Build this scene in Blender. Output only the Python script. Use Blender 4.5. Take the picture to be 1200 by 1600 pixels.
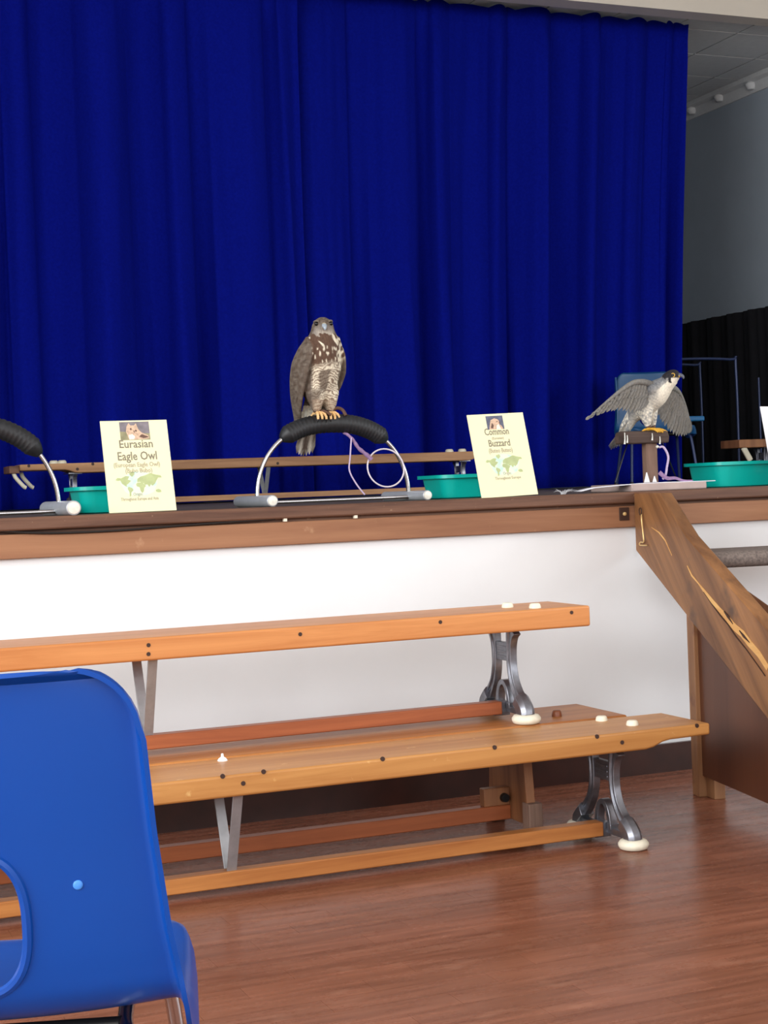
import bpy, bmesh, math, random
from mathutils import Vector, Matrix, noise
random.seed(7)
for o in list(bpy.data.objects): bpy.data.objects.remove(o)
SC = bpy.context.scene; COL = SC.collection

# ------------------------------------------------------------------ camera
CD, CH, F, YAW, PITCH, ROLL = 4.6425, 1.006, 2447.7, .3881, .0136, -.0391
CAM = Vector((0, -CD, CH))
fw = Vector((math.sin(YAW)*math.cos(PITCH), math.cos(YAW)*math.cos(PITCH), -math.sin(PITCH)))
rt = Vector((math.cos(YAW), -math.sin(YAW), 0)); dn = fw.cross(rt)
RT = rt*math.cos(ROLL) - dn*math.sin(ROLL); DN = rt*math.sin(ROLL) + dn*math.cos(ROLL)
cd = bpy.data.cameras.new('camera'); cam = bpy.data.objects.new('camera', cd); COL.objects.link(cam)
cd.sensor_fit = 'VERTICAL'; cd.sensor_height = 36; cd.lens = F/1600*36; cd.clip_start = .05
m = Matrix((RT, -DN, -fw)).transposed().to_4x4(); m.translation = CAM; cam.matrix_world = m
SC.camera = cam
# ------------------------------------------------------------------ world, light, exposure
SC.view_settings.view_transform = 'Standard'; SC.view_settings.look = 'None'
SC.view_settings.gamma = 1; SC.view_settings.use_curve_mapping = False
SC.view_settings.exposure = -0.1
wd = bpy.data.worlds.new('world'); SC.world = wd; wd.use_nodes = True
wd.node_tree.nodes['Background'].inputs[0].default_value = (.75, .85, 1, 1)
wd.node_tree.nodes['Background'].inputs[1].default_value = .12
def area(name, loc, target, sx, sy, power, color):
    l = bpy.data.lights.new(name, 'AREA'); l.shape = 'RECTANGLE'; l.size = sx; l.size_y = sy
    l.energy = power; l.color = color
    o = bpy.data.objects.new(name, l); COL.objects.link(o); o.location = loc
    o.rotation_euler = (Vector(target)-Vector(loc)).to_track_quat('-Z', 'Y').to_euler(); return o
# daylight entering through the hall's own windows, flush with the window walls
area('window_left_offscreen', (-4.97, -4.65, 2.7), (0, -4.65, 2.7), 7.9, 2.4, 780, (.97, .985, 1))
area('window_right_offscreen', (9.97, -4.65, 2.7), (0, -4.65, 2.7), 7.9, 2.4, 480, (.90, .95, 1))
area('window_rear_offscreen', (2.6, -9.97, 2.7), (2.6, 0, 2.7), 12.0, 2.4, 370, (.98, .985, 1))

# ------------------------------------------------------------------ pixel helpers (a pixel gives a direction; a plane gives the distance)
def ray(x, y): return fw + RT*((x-600)/F) + DN*((y-800)/F)
def atp(x, y, ax, v):
    q = ray(x, y); return CAM + q*((v-CAM[ax])/q[ax])
def atX(x, y, v): return atp(x, y, 0, v)
def atY(x, y, v): return atp(x, y, 1, v)
def atZ(x, y, v): return atp(x, y, 2, v)

# ------------------------------------------------------------------ materials
MATS = {}
def new_mat(name):
    mt = bpy.data.materials.new(name); mt.use_nodes = True; MATS[name] = mt
    return mt, mt.node_tree, mt.node_tree.nodes['Principled BSDF']
def lin(c): return tuple(((v/255)/12.92 if v/255 <= .04045 else ((v/255+.055)/1.055)**2.4) for v in c)+(1,)
def N(nt, t, **k):
    n = nt.nodes.new(t)
    for a, b in k.items(): setattr(n, a, b)
    return n
def plain(name, rgb, rough=.5, metal=0, var=.12, scale=30, bump=0, spec=.5, coat=0, sheen=0):
    mt, nt, b = new_mat(name); c = lin(rgb)
    tc = N(nt, 'ShaderNodeTexCoord'); nz = N(nt, 'ShaderNodeTexNoise'); nz.inputs['Scale'].default_value = scale; nz.inputs['Detail'].default_value = 4
    nt.links.new(tc.outputs['Object'], nz.inputs['Vector'])
    cr = N(nt, 'ShaderNodeValToRGB'); cr.color_ramp.elements[0].position = .3; cr.color_ramp.elements[1].position = .7
    cr.color_ramp.elements[0].color = tuple(v*(1-var) for v in c[:3])+(1,); cr.color_ramp.elements[1].color = tuple(min(1, v*(1+var)) for v in c[:3])+(1,)
    nt.links.new(nz.outputs['Fac'], cr.inputs[0]); nt.links.new(cr.outputs[0], b.inputs['Base Color'])
    b.inputs['Roughness'].default_value = rough; b.inputs['Metallic'].default_value = metal
    b.inputs['Specular IOR Level'].default_value = spec; b.inputs['Coat Weight'].default_value = coat
    b.inputs['Sheen Weight'].default_value = sheen
    if bump:
        bp = N(nt, 'ShaderNodeBump'); bp.inputs['Strength'].default_value = bump; bp.inputs['Distance'].default_value = .004
        nt.links.new(nz.outputs['Fac'], bp.inputs['Height']); nt.links.new(bp.outputs[0], b.inputs['Normal'])
    return mt
def wood(name, dark, light, axis=0, rough=.45, scale=1.0, contrast=(.3, .7), worn=None, spec=.4, bump=.15, seed=0, rand=0, rot=None):
    mt, nt, b = new_mat(name); L = nt.links.new
    tc = N(nt, 'ShaderNodeTexCoord'); mp = N(nt, 'ShaderNodeMapping')
    if rot:
        m0 = N(nt, 'ShaderNodeMapping'); m0.inputs['Rotation'].default_value = rot; L(tc.outputs['Object'], m0.inputs['Vector']); L(m0.outputs[0], mp.inputs['Vector'])
    else: L(tc.outputs['Object'], mp.inputs['Vector'])
    s = [26*scale]*3; s[axis] = 1.6*scale; mp.inputs['Scale'].default_value = s; mp.inputs['Location'].default_value = (seed*3.1, seed*1.7, seed*.9)
    vec = mp.outputs[0]
    if rand:
        oi = N(nt, 'ShaderNodeObjectInfo'); ml = N(nt, 'ShaderNodeMath', operation='MULTIPLY'); L(oi.outputs['Random'], ml.inputs[0]); ml.inputs[1].default_value = 57
        va = N(nt, 'ShaderNodeVectorMath', operation='ADD'); L(vec, va.inputs[0]); L(ml.outputs[0], va.inputs[1]); vec = va.outputs[0]
    nz = N(nt, 'ShaderNodeTexNoise'); nz.inputs['Scale'].default_value = 1; nz.inputs['Detail'].default_value = 6; nz.inputs['Roughness'].default_value = .65; nz.inputs['Distortion'].default_value = .5
    L(vec, nz.inputs['Vector'])
    cr = N(nt, 'ShaderNodeValToRGB'); e = cr.color_ramp.elements
    e[0].position, e[1].position = contrast; e[0].color = lin(dark); e[1].color = lin(light)
    L(nz.outputs['Fac'], cr.inputs[0]); out = cr.outputs[0]
    if rand:
        hs = N(nt, 'ShaderNodeHueSaturation'); mr = N(nt, 'ShaderNodeMapRange'); L(oi.outputs['Random'], mr.inputs[0])
        mr.inputs[3].default_value = 1-rand; mr.inputs[4].default_value = 1+rand
        L(mr.outputs[0], hs.inputs['Value']); L(out, hs.inputs['Color']); out = hs.outputs[0]
    if worn:
        n2 = N(nt, 'ShaderNodeTexNoise'); n2.inputs['Scale'].default_value = worn[1]; n2.inputs['Detail'].default_value = 7; L(tc.outputs['Object'], n2.inputs['Vector'])
        r2 = N(nt, 'ShaderNodeValToRGB'); r2.color_ramp.elements[0].position = worn[2]; r2.color_ramp.elements[1].position = worn[2]+.12
        L(n2.outputs['Fac'], r2.inputs[0]); mx = N(nt, 'ShaderNodeMix', data_type='RGBA')
        L(r2.outputs[0], mx.inputs[0]); L(out, mx.inputs[6]); mx.inputs[7].default_value = lin(worn[0]); out = mx.outputs[2]
    L(out, b.inputs['Base Color']); b.inputs['Roughness'].default_value = rough; b.inputs['Specular IOR Level'].default_value = spec
    bp = N(nt, 'ShaderNodeBump'); bp.inputs['Strength'].default_value = bump; bp.inputs['Distance'].default_value = .002
    L(nz.outputs['Fac'], bp.inputs['Height']); L(bp.outputs[0], b.inputs['Normal'])
    return mt
def attr_mat(name, rough=.75, scale=220, amt=.25):
    mt, nt, b = new_mat(name); L = nt.links.new
    at = N(nt, 'ShaderNodeAttribute'); at.attribute_name = 'Col'
    tc = N(nt, 'ShaderNodeTexCoord'); mp = N(nt, 'ShaderNodeMapping'); mp.inputs['Scale'].default_value = (1, 1, .35); L(tc.outputs['Object'], mp.inputs[0])
    nz = N(nt, 'ShaderNodeTexNoise'); nz.inputs['Scale'].default_value = scale; nz.inputs['Detail'].default_value = 3; L(mp.outputs[0], nz.inputs['Vector'])
    mr = N(nt, 'ShaderNodeMapRange'); L(nz.outputs['Fac'], mr.inputs[0]); mr.inputs[1].default_value = .25; mr.inputs[2].default_value = .75; mr.inputs[3].default_value = 1-amt; mr.inputs[4].default_value = 1+amt
    hs = N(nt, 'ShaderNodeHueSaturation'); L(mr.outputs[0], hs.inputs['Value']); L(at.outputs['Color'], hs.inputs['Color']); L(hs.outputs[0], b.inputs['Base Color'])
    b.inputs['Roughness'].default_value = rough; b.inputs['Specular IOR Level'].default_value = .25
    bp = N(nt, 'ShaderNodeBump'); bp.inputs['Strength'].default_value = .35; bp.inputs['Distance'].default_value = .002
    L(nz.outputs['Fac'], bp.inputs['Height']); L(bp.outputs[0], b.inputs['Normal'])
    return mt

plain('white_wall', (234, 236, 238), .75, var=.03, scale=2.5, bump=.04)
plain('cream_paint', (205, 196, 182), .8, var=.03, scale=3)
plain('hall_white', (222, 222, 216), .85, var=.02, scale=2)
plain('dark_dado', (56, 29, 23), .35, var=.25, scale=14)
wood('nosing_wood', (74, 47, 36), (128, 92, 72), 0, .6, .6, worn=((160, 132, 106), 60, .68))
wood('frieze_wood', (122, 78, 54), (172, 124, 90), 0, .6, .35, worn=((188, 146, 112), 16, .66))
wood('stage_boards', (60, 52, 44), (98, 88, 76), 0, .55, .5)
wood('pine_orange', (180, 108, 54), (220, 152, 92), 0, .38, .8, contrast=(.25, .75))
wood('pine_gold', (164, 106, 52), (204, 148, 86), 0, .38, .55, worn=((220, 178, 116), 30, .66))
wood('pine_rail', (150, 88, 42), (196, 132, 72), 0, .4, .7, seed=2)
wood('mahogany_rail', (128, 66, 38), (176, 100, 60), 0, .42, .8, seed=3)
wood('old_wood', (112, 70, 44), (164, 112, 74), 2, .5, .7, seed=4)
wood('brown_bench', (132, 92, 62), (186, 142, 102), 0, .55, .6, seed=5)
wood('stringer_wood', (94, 60, 38), (160, 112, 70), 0, .45, .55, contrast=(.3, .7), worn=((88, 62, 46), 7, .58), seed=6, rot=Vector((-.11, -.70, -.71)).rotation_difference(Vector((1, 0, 0))).to_euler())
wood('step_panel', (74, 40, 26), (98, 58, 38), 2, .32, .25, seed=7)
wood('post_wood', (116, 76, 50), (160, 116, 80), 2, .5, .6, worn=((92, 52, 40), 9, .58), seed=8)
wood('perch_wood', (96, 72, 60), (146, 116, 100), 2, .7, .9, seed=9)
wood('block_wood', (52, 40, 36), (96, 78, 70), 0, .75, .9, seed=10)
wood('split_wood', (196, 140, 80), (230, 186, 118), 1, .6, .9, seed=11)
plain('dark_crack', (58, 30, 18), .7, var=.2)
plain('cast_metal', (132, 134, 142), .34, .85, var=.2, scale=40, bump=.05)
plain('strap_metal', (168, 170, 174), .42, .6, var=.1, scale=40)
plain('chrome', (205, 205, 208), .16, 1, var=.04)
plain('cylinder_steel', (176, 180, 186), .42, .35, var=.05)
plain('steel_end', (226, 222, 210), .4, .3, var=.12, scale=60)
plain('black_steel', (24, 24, 26), .35, .2, var=.1)
plain('brass', (222, 190, 130), .4, .5, var=.1)
plain('screw_dark', (58, 34, 24), .6, var=.1)
plain('rubber_white', (232, 226, 206), .6, var=.06, scale=60)
plain('knob_brown', (128, 72, 44), .4, var=.1)
plain('black_wrap', (26, 28, 32), .5, var=.25, scale=90)
plain('leash_lilac', (184, 166, 196), .7, var=.1, scale=200)
plain('leash_purple', (142, 112, 150), .7, var=.15, scale=200)
plain('leash_pale', (214, 204, 214), .55, var=.06)
plain('paper_cream', (240, 236, 194), .8, var=.012, scale=12)
plain('paper_white', (246, 247, 250), .8, var=.01, scale=12)
plain('sheet_white', (228, 228, 236), .7, var=.03)
plain('print_grey', (132, 126, 108), .85, var=.05)
plain('print_faint', (172, 164, 140), .85, var=.05)
plain('print_green', (178, 190, 138), .85, var=.08, scale=60)
plain('photo_grey', (124, 118, 124), .7, var=.25, scale=40)
plain('photo_olive', (150, 146, 112), .7, var=.2, scale=40)
plain('photo_slate', (92, 96, 116), .7, var=.3, scale=60)
plain('photo_buff', (206, 176, 150), .7, var=.25, scale=150)
plain('photo_white', (240, 230, 214), .7, var=.1, scale=150)
plain('photo_dark', (104, 78, 66), .7, var=.15, scale=150)
plain('tub_teal', (0, 178, 166), .3, var=.03, scale=6)
plain('base_board', (178, 158, 152), .6, var=.08, scale=12)
plain('beak_grey', (156, 168, 180), .35, var=.08, scale=100)
plain('cere_yellow', (214, 196, 150), .45, var=.08)
plain('falcon_cere', (222, 178, 60), .45, var=.08)
plain('beak_slate', (84, 88, 100), .35, var=.08)
plain('foot_yellow', (228, 186, 128), .5, var=.12, scale=300, bump=.3)
plain('foot_gold', (222, 168, 52), .5, var=.12, scale=300, bump=.3)
plain('talon', (30, 28, 28), .3, var=.05)
plain('jess_leather', (84, 56, 42), .6, var=.15, scale=120)
plain('eye_black', (8, 7, 7), .08, var=0)
plain('ceiling_tile', (232, 234, 234), .85, var=.03, scale=20)
plain('ceiling_grid', (120, 122, 126), .7, var=.03)
plain('stage_wall', (178, 190, 202), .85, var=.03, scale=4)
plain('cornice', (236, 238, 238), .8, var=.03)
plain('black_drape', (20, 20, 26), .95, var=.2, scale=8)
plain('chair_blue_far', (22, 74, 118), .35, var=.03)
plain('chair_dark_far', (10, 16, 26), .4, var=.05)
plain('frame_blue', (34, 48, 86), .35, .2, var=.05)
plain('hook_white', (214, 208, 186), .5, var=.05)
plain('black_cable', (26, 20, 18), .5, var=.1)
plain('plume', (190, 192, 196), .9, var=.1)
plain('glass_frame', (214, 214, 210), .5, var=.03)
plain('mute_white', (222, 222, 214), .6, var=.1, scale=100)
plain('tread_rubber', (112, 100, 94), .85, var=.35, scale=120)
plain('edge_blue', (44, 120, 178), .4, var=.03)
plain('chair_blue', (0, 68, 156), .36, var=.03, scale=5, spec=.45)
plain('spot_blue', (66, 138, 226), .5, var=.04)
attr_mat('buzzard_plumage'); attr_mat('falcon_plumage', scale=260)
def curtain_material():
    mt, nt, b = new_mat('curtain_velvet'); L = nt.links.new; tc = N(nt, 'ShaderNodeTexCoord')
    mp = N(nt, 'ShaderNodeMapping'); mp.inputs['Scale'].default_value = (1, 1, 1); L(tc.outputs['Object'], mp.inputs[0])
    nz = N(nt, 'ShaderNodeTexNoise'); nz.inputs['Scale'].default_value = 60; nz.inputs['Detail'].default_value = 5; L(mp.outputs[0], nz.inputs['Vector'])
    n2 = N(nt, 'ShaderNodeTexNoise'); n2.inputs['Scale'].default_value = 260; L(tc.outputs['Object'], n2.inputs['Vector'])
    ad = N(nt, 'ShaderNodeMath', operation='MULTIPLY_ADD'); L(n2.outputs['Fac'], ad.inputs[0]); ad.inputs[1].default_value = .5; L(nz.outputs['Fac'], ad.inputs[2])
    cr = N(nt, 'ShaderNodeValToRGB'); cr.color_ramp.elements[0].position = .45; cr.color_ramp.elements[1].position = 1.0
    cr.color_ramp.elements[0].color = lin((6, 14, 112)); cr.color_ramp.elements[1].color = lin((9, 21, 130))
    L(ad.outputs[0], cr.inputs[0]); L(cr.outputs[0], b.inputs['Base Color']); b.inputs['Roughness'].default_value = .9
    b.inputs['Specular IOR Level'].default_value = .03; b.inputs['Sheen Weight'].default_value = .06; b.inputs['Sheen Tint'].default_value = lin((40, 60, 200))
curtain_material()
def ocean_material():
    mt, nt, b = new_mat('print_ocean'); L = nt.links.new; tc = N(nt, 'ShaderNodeTexCoord')
    nz = N(nt, 'ShaderNodeTexNoise'); nz.inputs['Scale'].default_value = 22; nz.inputs['Detail'].default_value = 5; L(tc.outputs['Object'], nz.inputs['Vector'])
    cr = N(nt, 'ShaderNodeValToRGB'); cr.color_ramp.elements[0].position = .38; cr.color_ramp.elements[1].position = .66
    cr.color_ramp.elements[0].color = lin((234, 240, 208)); cr.color_ramp.elements[1].color = lin((160, 214, 212))
    L(nz.outputs['Fac'], cr.inputs[0]); L(cr.outputs[0], b.inputs['Base Color']); b.inputs['Roughness'].default_value = .85
ocean_material()
def floor_material(name, rand):
    mt, nt, b = new_mat(name); L = nt.links.new; tc = N(nt, 'ShaderNodeTexCoord'); ge = N(nt, 'ShaderNodeNewGeometry')
    mp = N(nt, 'ShaderNodeMapping'); mp.inputs['Scale'].default_value = (3, 40, 1); L(ge.outputs['Position'], mp.inputs[0])
    nz = N(nt, 'ShaderNodeTexNoise'); nz.inputs['Scale'].default_value = 1; nz.inputs['Detail'].default_value = 6; L(mp.outputs[0], nz.inputs['Vector'])
    cr = N(nt, 'ShaderNodeValToRGB'); cr.color_ramp.elements[0].position = .3; cr.color_ramp.elements[1].position = .75
    cr.color_ramp.elements[0].color = lin((112, 66, 48)); cr.color_ramp.elements[1].color = lin((150, 96, 74)); L(nz.outputs['Fac'], cr.inputs[0]); out = cr.outputs[0]
    if rand:
        oi = N(nt, 'ShaderNodeObjectInfo'); mr = N(nt, 'ShaderNodeMapRange'); L(oi.outputs['Random'], mr.inputs[0]); mr.inputs[3].default_value = .9; mr.inputs[4].default_value = 1.1
        hs = N(nt, 'ShaderNodeHueSaturation'); L(mr.outputs[0], hs.inputs['Value']); L(out, hs.inputs['Color']); out = hs.outputs[0]
    # pale scuffs in the varnish
    n2 = N(nt, 'ShaderNodeTexNoise'); n2.inputs['Scale'].default_value = 5; n2.inputs['Detail'].default_value = 9; n2.inputs['Roughness'].default_value = .75
    m2 = N(nt, 'ShaderNodeMapping'); m2.inputs['Scale'].default_value = (1, 3, 1); L(ge.outputs['Position'], m2.inputs[0]); L(m2.outputs[0], n2.inputs['Vector'])
    r2 = N(nt, 'ShaderNodeValToRGB'); r2.color_ramp.elements[0].position = .56; r2.color_ramp.elements[1].position = .8; r2.color_ramp.elements[1].color = (.5, .5, .5, 1)
    L(n2.outputs['Fac'], r2.inputs[0]); mx = N(nt, 'ShaderNodeMix', data_type='RGBA'); L(r2.outputs[0], mx.inputs[0]); L(out, mx.inputs[6]); mx.inputs[7].default_value = lin((196, 150, 126)); L(mx.outputs[2], b.inputs['Base Color'])
    r3 = N(nt, 'ShaderNodeMapRange'); L(n2.outputs['Fac'], r3.inputs[0]); r3.inputs[1].default_value = .3; r3.inputs[2].default_value = .7; r3.inputs[3].default_value = .18; r3.inputs[4].default_value = .34
    L(r3.outputs[0], b.inputs['Roughness']); b.inputs['Specular IOR Level'].default_value = .5; b.inputs['IOR'].default_value = 1.27
    bp = N(nt, 'ShaderNodeBump'); bp.inputs['Strength'].default_value = .035; bp.inputs['Distance'].default_value = .003; L(n2.outputs['Fac'], bp.inputs['Height']); L(bp.outputs[0], b.inputs['Normal'])
floor_material('floor_varnish', False); floor_material('floor_block', True)

# ------------------------------------------------------------------ mesh builder
def wmat(o):
    mm = o.matrix_basis.copy(); p = o.parent
    while p: mm = p.matrix_basis @ mm; p = p.parent
    return mm
class MB:
    def __init__(s): s.v = []; s.f = []
    def add(s, vs, fs):
        n = len(s.v); s.v += [Vector(v) for v in vs]; s.f += [tuple(i+n for i in f) for f in fs]; return s
    def box(s, a, b):
        x0, y0, z0 = a; x1, y1, z1 = b
        return s.add([(x0,y0,z0),(x1,y0,z0),(x1,y1,z0),(x0,y1,z0),(x0,y0,z1),(x1,y0,z1),(x1,y1,z1),(x0,y1,z1)],
            [(0,3,2,1),(4,5,6,7),(0,1,5,4),(1,2,6,5),(2,3,7,6),(3,0,4,7)])
    def obox(s, c, ax, ay, az):
        c, ax, ay, az = map(Vector, (c, ax, ay, az)); vs = []
        for k in (-1, 1):
            for i, j in ((-1,-1),(1,-1),(1,1),(-1,1)): vs.append(c+ax*i+ay*j+az*k)
        return s.add(vs, [(0,3,2,1),(4,5,6,7),(0,1,5,4),(1,2,6,5),(2,3,7,6),(3,0,4,7)])
    def bar(s, p, q, w, t, side):
        p, q = Vector(p), Vector(q); d = (q-p); L = d.length; d = d/L; sd = Vector(side); sd = (sd-d*sd.dot(d)).normalized(); o = d.cross(sd)
        return s.obox((p+q)/2, sd*w/2, o*t/2, d*L/2)
    def prism(s, poly, fn, t0, t1):
        n = len(poly); vs = [fn(a, b, t0) for a, b in poly]+[fn(a, b, t1) for a, b in poly]
        fs = [tuple(range(n-1, -1, -1)), tuple(range(n, 2*n))]+[(i, (i+1)%n, n+(i+1)%n, n+i) for i in range(n)]
        return s.add(vs, fs)
    def sweep(s, path, sec, closed=False, cap=True, ref=(0, 0, 1)):
        """sec(i,t) -> list of 2d offsets (a along side, b along up)"""
        P = [Vector(p) for p in path]; n = len(P); rings = []; k = None; up = Vector(ref)
        for i, p in enumerate(P):
            d = (P[(i+1) % n]-P[i-1]) if closed else (P[min(i+1, n-1)]-P[max(i-1, 0)])
            d.normalize()
            up = (up-d*up.dot(d)); up = up.normalized() if up.length > 1e-5 else d.orthogonal().normalized()
            sd = d.cross(up); pts = sec(i, i/(n-1)); k = len(pts); rings.append([p+sd*a+up*b for a, b in pts])
        vs = [v for r in rings for v in r]; fs = []
        for i in range(n if closed else n-1):
            j = (i+1) % n
            for a in range(k): fs.append((i*k+a, i*k+(a+1) % k, j*k+(a+1) % k, j*k+a))
        if cap and not closed: fs += [tuple(range(k-1, -1, -1)), tuple((n-1)*k+a for a in range(k))]
        return s.add(vs, fs)
    def tube(s, path, r, n=10, closed=False, cap=True, ref=(0, 0, 1)):
        rf = r if callable(r) else (lambda i, t: r[i]) if isinstance(r, (list, tuple)) else (lambda i, t: r)
        return s.sweep(path, lambda i, t: [(rf(i, t)*math.cos(2*math.pi*a/n), rf(i, t)*math.sin(2*math.pi*a/n)) for a in range(n)], closed, cap, ref)
    def cyl(s, p, q, r, n=20, r2=None): return s.tube([p, q], [r, r if r2 is None else r2], n)
    def lathe(s, prof, c, axis=(0, 0, 1), n=24):
        ax = Vector(axis).normalized(); c = Vector(c); u = ax.orthogonal().normalized(); w = ax.cross(u); vs = []; fs = []; k = len(prof)
        for i in range(n):
            a = 2*math.pi*i/n
            for r, z in prof: vs.append(c+ax*z+(u*math.cos(a)+w*math.sin(a))*max(r, 1e-5))
        for i in range(n):
            j = (i+1) % n
            for a in range(k-1): fs.append((i*k+a, j*k+a, j*k+a+1, i*k+a+1))
        fs += [tuple(i*k for i in range(n-1, -1, -1)), tuple(i*k+k-1 for i in range(n))]
        return s.add(vs, fs)
    def ball(s, c, rx, ry, rz, n=14, mat=None):
        c = Vector(c); vs = []; fs = []; R = n//2
        for i in range(R+1):
            a = math.pi*i/R
            for j in range(n):
                b = 2*math.pi*j/n; p = Vector((rx*math.sin(a)*math.cos(b), ry*math.sin(a)*math.sin(b), rz*math.cos(a)))
                if mat: p = mat @ p
                vs.append(c+p)
        for i in range(R):
            for j in range(n): fs.append((i*n+j, (i+1)*n+j, (i+1)*n+(j+1) % n, i*n+(j+1) % n))
        return s.add(vs, fs)
    def mesh(s, name, inv=None, sharp=38):
        me = bpy.data.meshes.new(name); vs = [inv @ v for v in s.v] if inv else s.v
        me.from_pydata(vs, [], s.f); bm = bmesh.new(); bm.from_mesh(me)
        bmesh.ops.remove_doubles(bm, verts=bm.verts, dist=1e-6); bmesh.ops.recalc_face_normals(bm, faces=bm.faces)
        for f in bm.faces: f.smooth = True
        for e in bm.edges:
            if len(e.link_faces) == 2 and e.calc_face_angle(0) > math.radians(sharp): e.smooth = False
        bm.to_mesh(me); bm.free(); return me
    def build(s, name, mat, parent=None, world=True, bevel=0, seg=2, sharp=38):
        inv = wmat(parent).inverted() if (parent and world) else None
        me = s.mesh(name, inv, sharp); return link(name, me, mat, parent, bevel, seg)
def link(name, me, mat, parent=None, bevel=0, seg=2):
    o = bpy.data.objects.new(name, me); COL.objects.link(o)
    if mat: me.materials.clear(); me.materials.append(MATS[mat])
    if parent: o.parent = parent
    if bevel:
        b = o.modifiers.new('bevel', 'BEVEL'); b.width = bevel; b.segments = seg; b.limit_method = 'ANGLE'; b.angle_limit = math.radians(40)
    return o
def tag(o, label=None, cat=None, group=None, kind=None):
    if label: o['label'] = label
    if cat: o['category'] = cat
    if group: o['group'] = group
    if kind: o['kind'] = kind
    return o
def thing(name, label, cat, loc=(0, 0, 0), rz=0, group=None):
    o = bpy.data.objects.new(name, None); COL.objects.link(o); o.empty_display_size = .05
    o.location = loc; o.rotation_euler = (0, 0, rz); return tag(o, label, cat, group)
def catmull(pts, n=8, closed=False):
    P = [Vector(p) for p in pts]; out = []; m_ = len(P)
    for i in range(m_ if closed else m_-1):
        if closed: p0, p1, p2, p3 = P[i-1], P[i], P[(i+1) % m_], P[(i+2) % m_]
        else: p0, p1, p2, p3 = P[max(i-1, 0)], P[i], P[i+1], P[min(i+2, m_-1)]
        for k in range(n):
            t = k/n; out.append(.5*((2*p1)+(p2-p0)*t+(2*p0-5*p1+4*p2-p3)*t*t+(3*p1-p0-3*p2+p3)*t**3))
    if not closed: out.append(P[-1])
    return out
def interp(tab, x):
    if x <= tab[0][0]: return tab[0][1]
    for (a, b), (c, d) in zip(tab, tab[1:]):
        if x <= c: return b+(d-b)*(x-a)/(c-a)
    return tab[-1][1]
def struct(name, mb, mat, bevel=0, parent=None): return tag(mb.build(name, mat, parent, bevel=bevel), kind='structure')

# ================================================================== SETTING
S = .969
XL, XR, YR, ZC = -5.0, 10.0, -10.0, 5.2
floor = struct('floor', MB().box((XL, YR, -.1), (XR, .02, -.0015)), 'floor_varnish')
# wood blocks of the hall floor that the photograph shows, in a running bond along the stage
BL, BW = .36, .078
bm_ = MB().box((-BL/2+.0003, -BW/2+.0003, -.0075), (BL/2-.0003, BW/2-.0003, 0)).mesh('floor_block')
bm_.materials.append(MATS['floor_block']); nb = 0; cand = []
for j in range(-60, 0):
    yy = j*BW+BW/2
    for i in range(-20, 24):
        xx = i*BL+(j % 3)*BL/3
        v = Vector((xx, yy, 0))-CAM; z = v.dot(fw)
        if z < .8: continue
        px, py = 600+F*v.dot(RT)/z, 800+F*v.dot(DN)/z
        if -150 < px < 1350 and 1180 < py < 1680: cand.append((-z if False else z, xx, yy))
cand.sort(); near = cand[:300]; far_ = cand[300:]
for z, xx, yy in near:
    o = bpy.data.objects.new('floor_block', bm_); COL.objects.link(o); o.parent = floor; o.location = (xx, yy, 0)
mb = MB()
for z, xx, yy in far_: mb.box((xx-BL/2+.0003, yy-BW/2+.0003, -.0075), (xx+BL/2-.0003, yy+BW/2-.0003, 0))
if far_: tag(mb.build('floor_blocks_beyond', 'floor_varnish', floor), kind='stuff')

struct('wall_stage_front', MB().box((XL, 0, .09), (XR, .12, S-.03)), 'white_wall')
struct('baseboard_stage', MB().box((XL, -.016, 0), (XR, .0, .097)), 'dark_dado')
fz = .8497
fr = struct('trim_1', MB().box((XL, -.022, fz), (XR, 0, S-.048)), 'frieze_wood', .002)
ns = struct('trim_2', MB().box((XL, -.036, S-.038), (XR, .10, S)), 'nosing_wood', .006)
for o, l in ((fr, 'worn wooden fascia board along the top of the stage front'), (ns, 'dark worn wooden nosing along the edge of the stage')): o['label'] = l
# recessed strip between the nosing and the fascia
struct('trim_3', MB().box((XL, -.008, S-.05), (XR, 0, S-.036)), 'nosing_wood')
sf = struct('stage_floor', MB().box((XL, .10, S-.06), (XR, 9.4, S-.004)), 'stage_boards')
mb = None
for k in range(60):    # stage boards run along the stage
    y0 = .101+k*.095
    o = MB().box((XL, y0, S-.006), (XR, y0+.093, S)).build('stage_board', 'stage_boards', sf)
# hall shell with windows
wl = [(-6.2, -4.5), (-4.0, -2.3)]
def side_wall(name, x0, x1, wins, wz):
    mb = MB(); ys = [YR]+[v for w in wins for v in w]+[.0]
    mb.box((x0, YR, 0), (x1, .0, wz[0])); mb.box((x0, YR, wz[1]), (x1, .0, ZC))
    for i in range(0, len(ys), 2): mb.box((x0, ys[i], wz[0]), (x1, ys[i+1], wz[1]))
    return struct(name, mb, 'hall_white')
wins = [(-8.6, -6.9), (-6.5, -4.8), (-4.4, -2.7), (-2.3, -.7)]
side_wall('wall_left', XL-.2, XL, wins, (1.5, 3.9)); side_wall('wall_right', XR, XR+.2, wins, (1.5, 3.9))
mb = MB(); xs = [XL]+[v for k in range(5) for v in (-3.6+k*2.6, -1.6+k*2.6)]+[XR]
mb.box((XL, YR-.2, 0), (XR, YR, 1.5)); mb.box((XL, YR-.2, 3.9), (XR, YR, ZC))
for i in range(0, len(xs), 2): mb.box((xs[i], YR-.2, 1.5), (xs[i+1], YR, 3.9))
struct('wall_rear', mb, 'hall_white')
wn = 0
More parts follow.
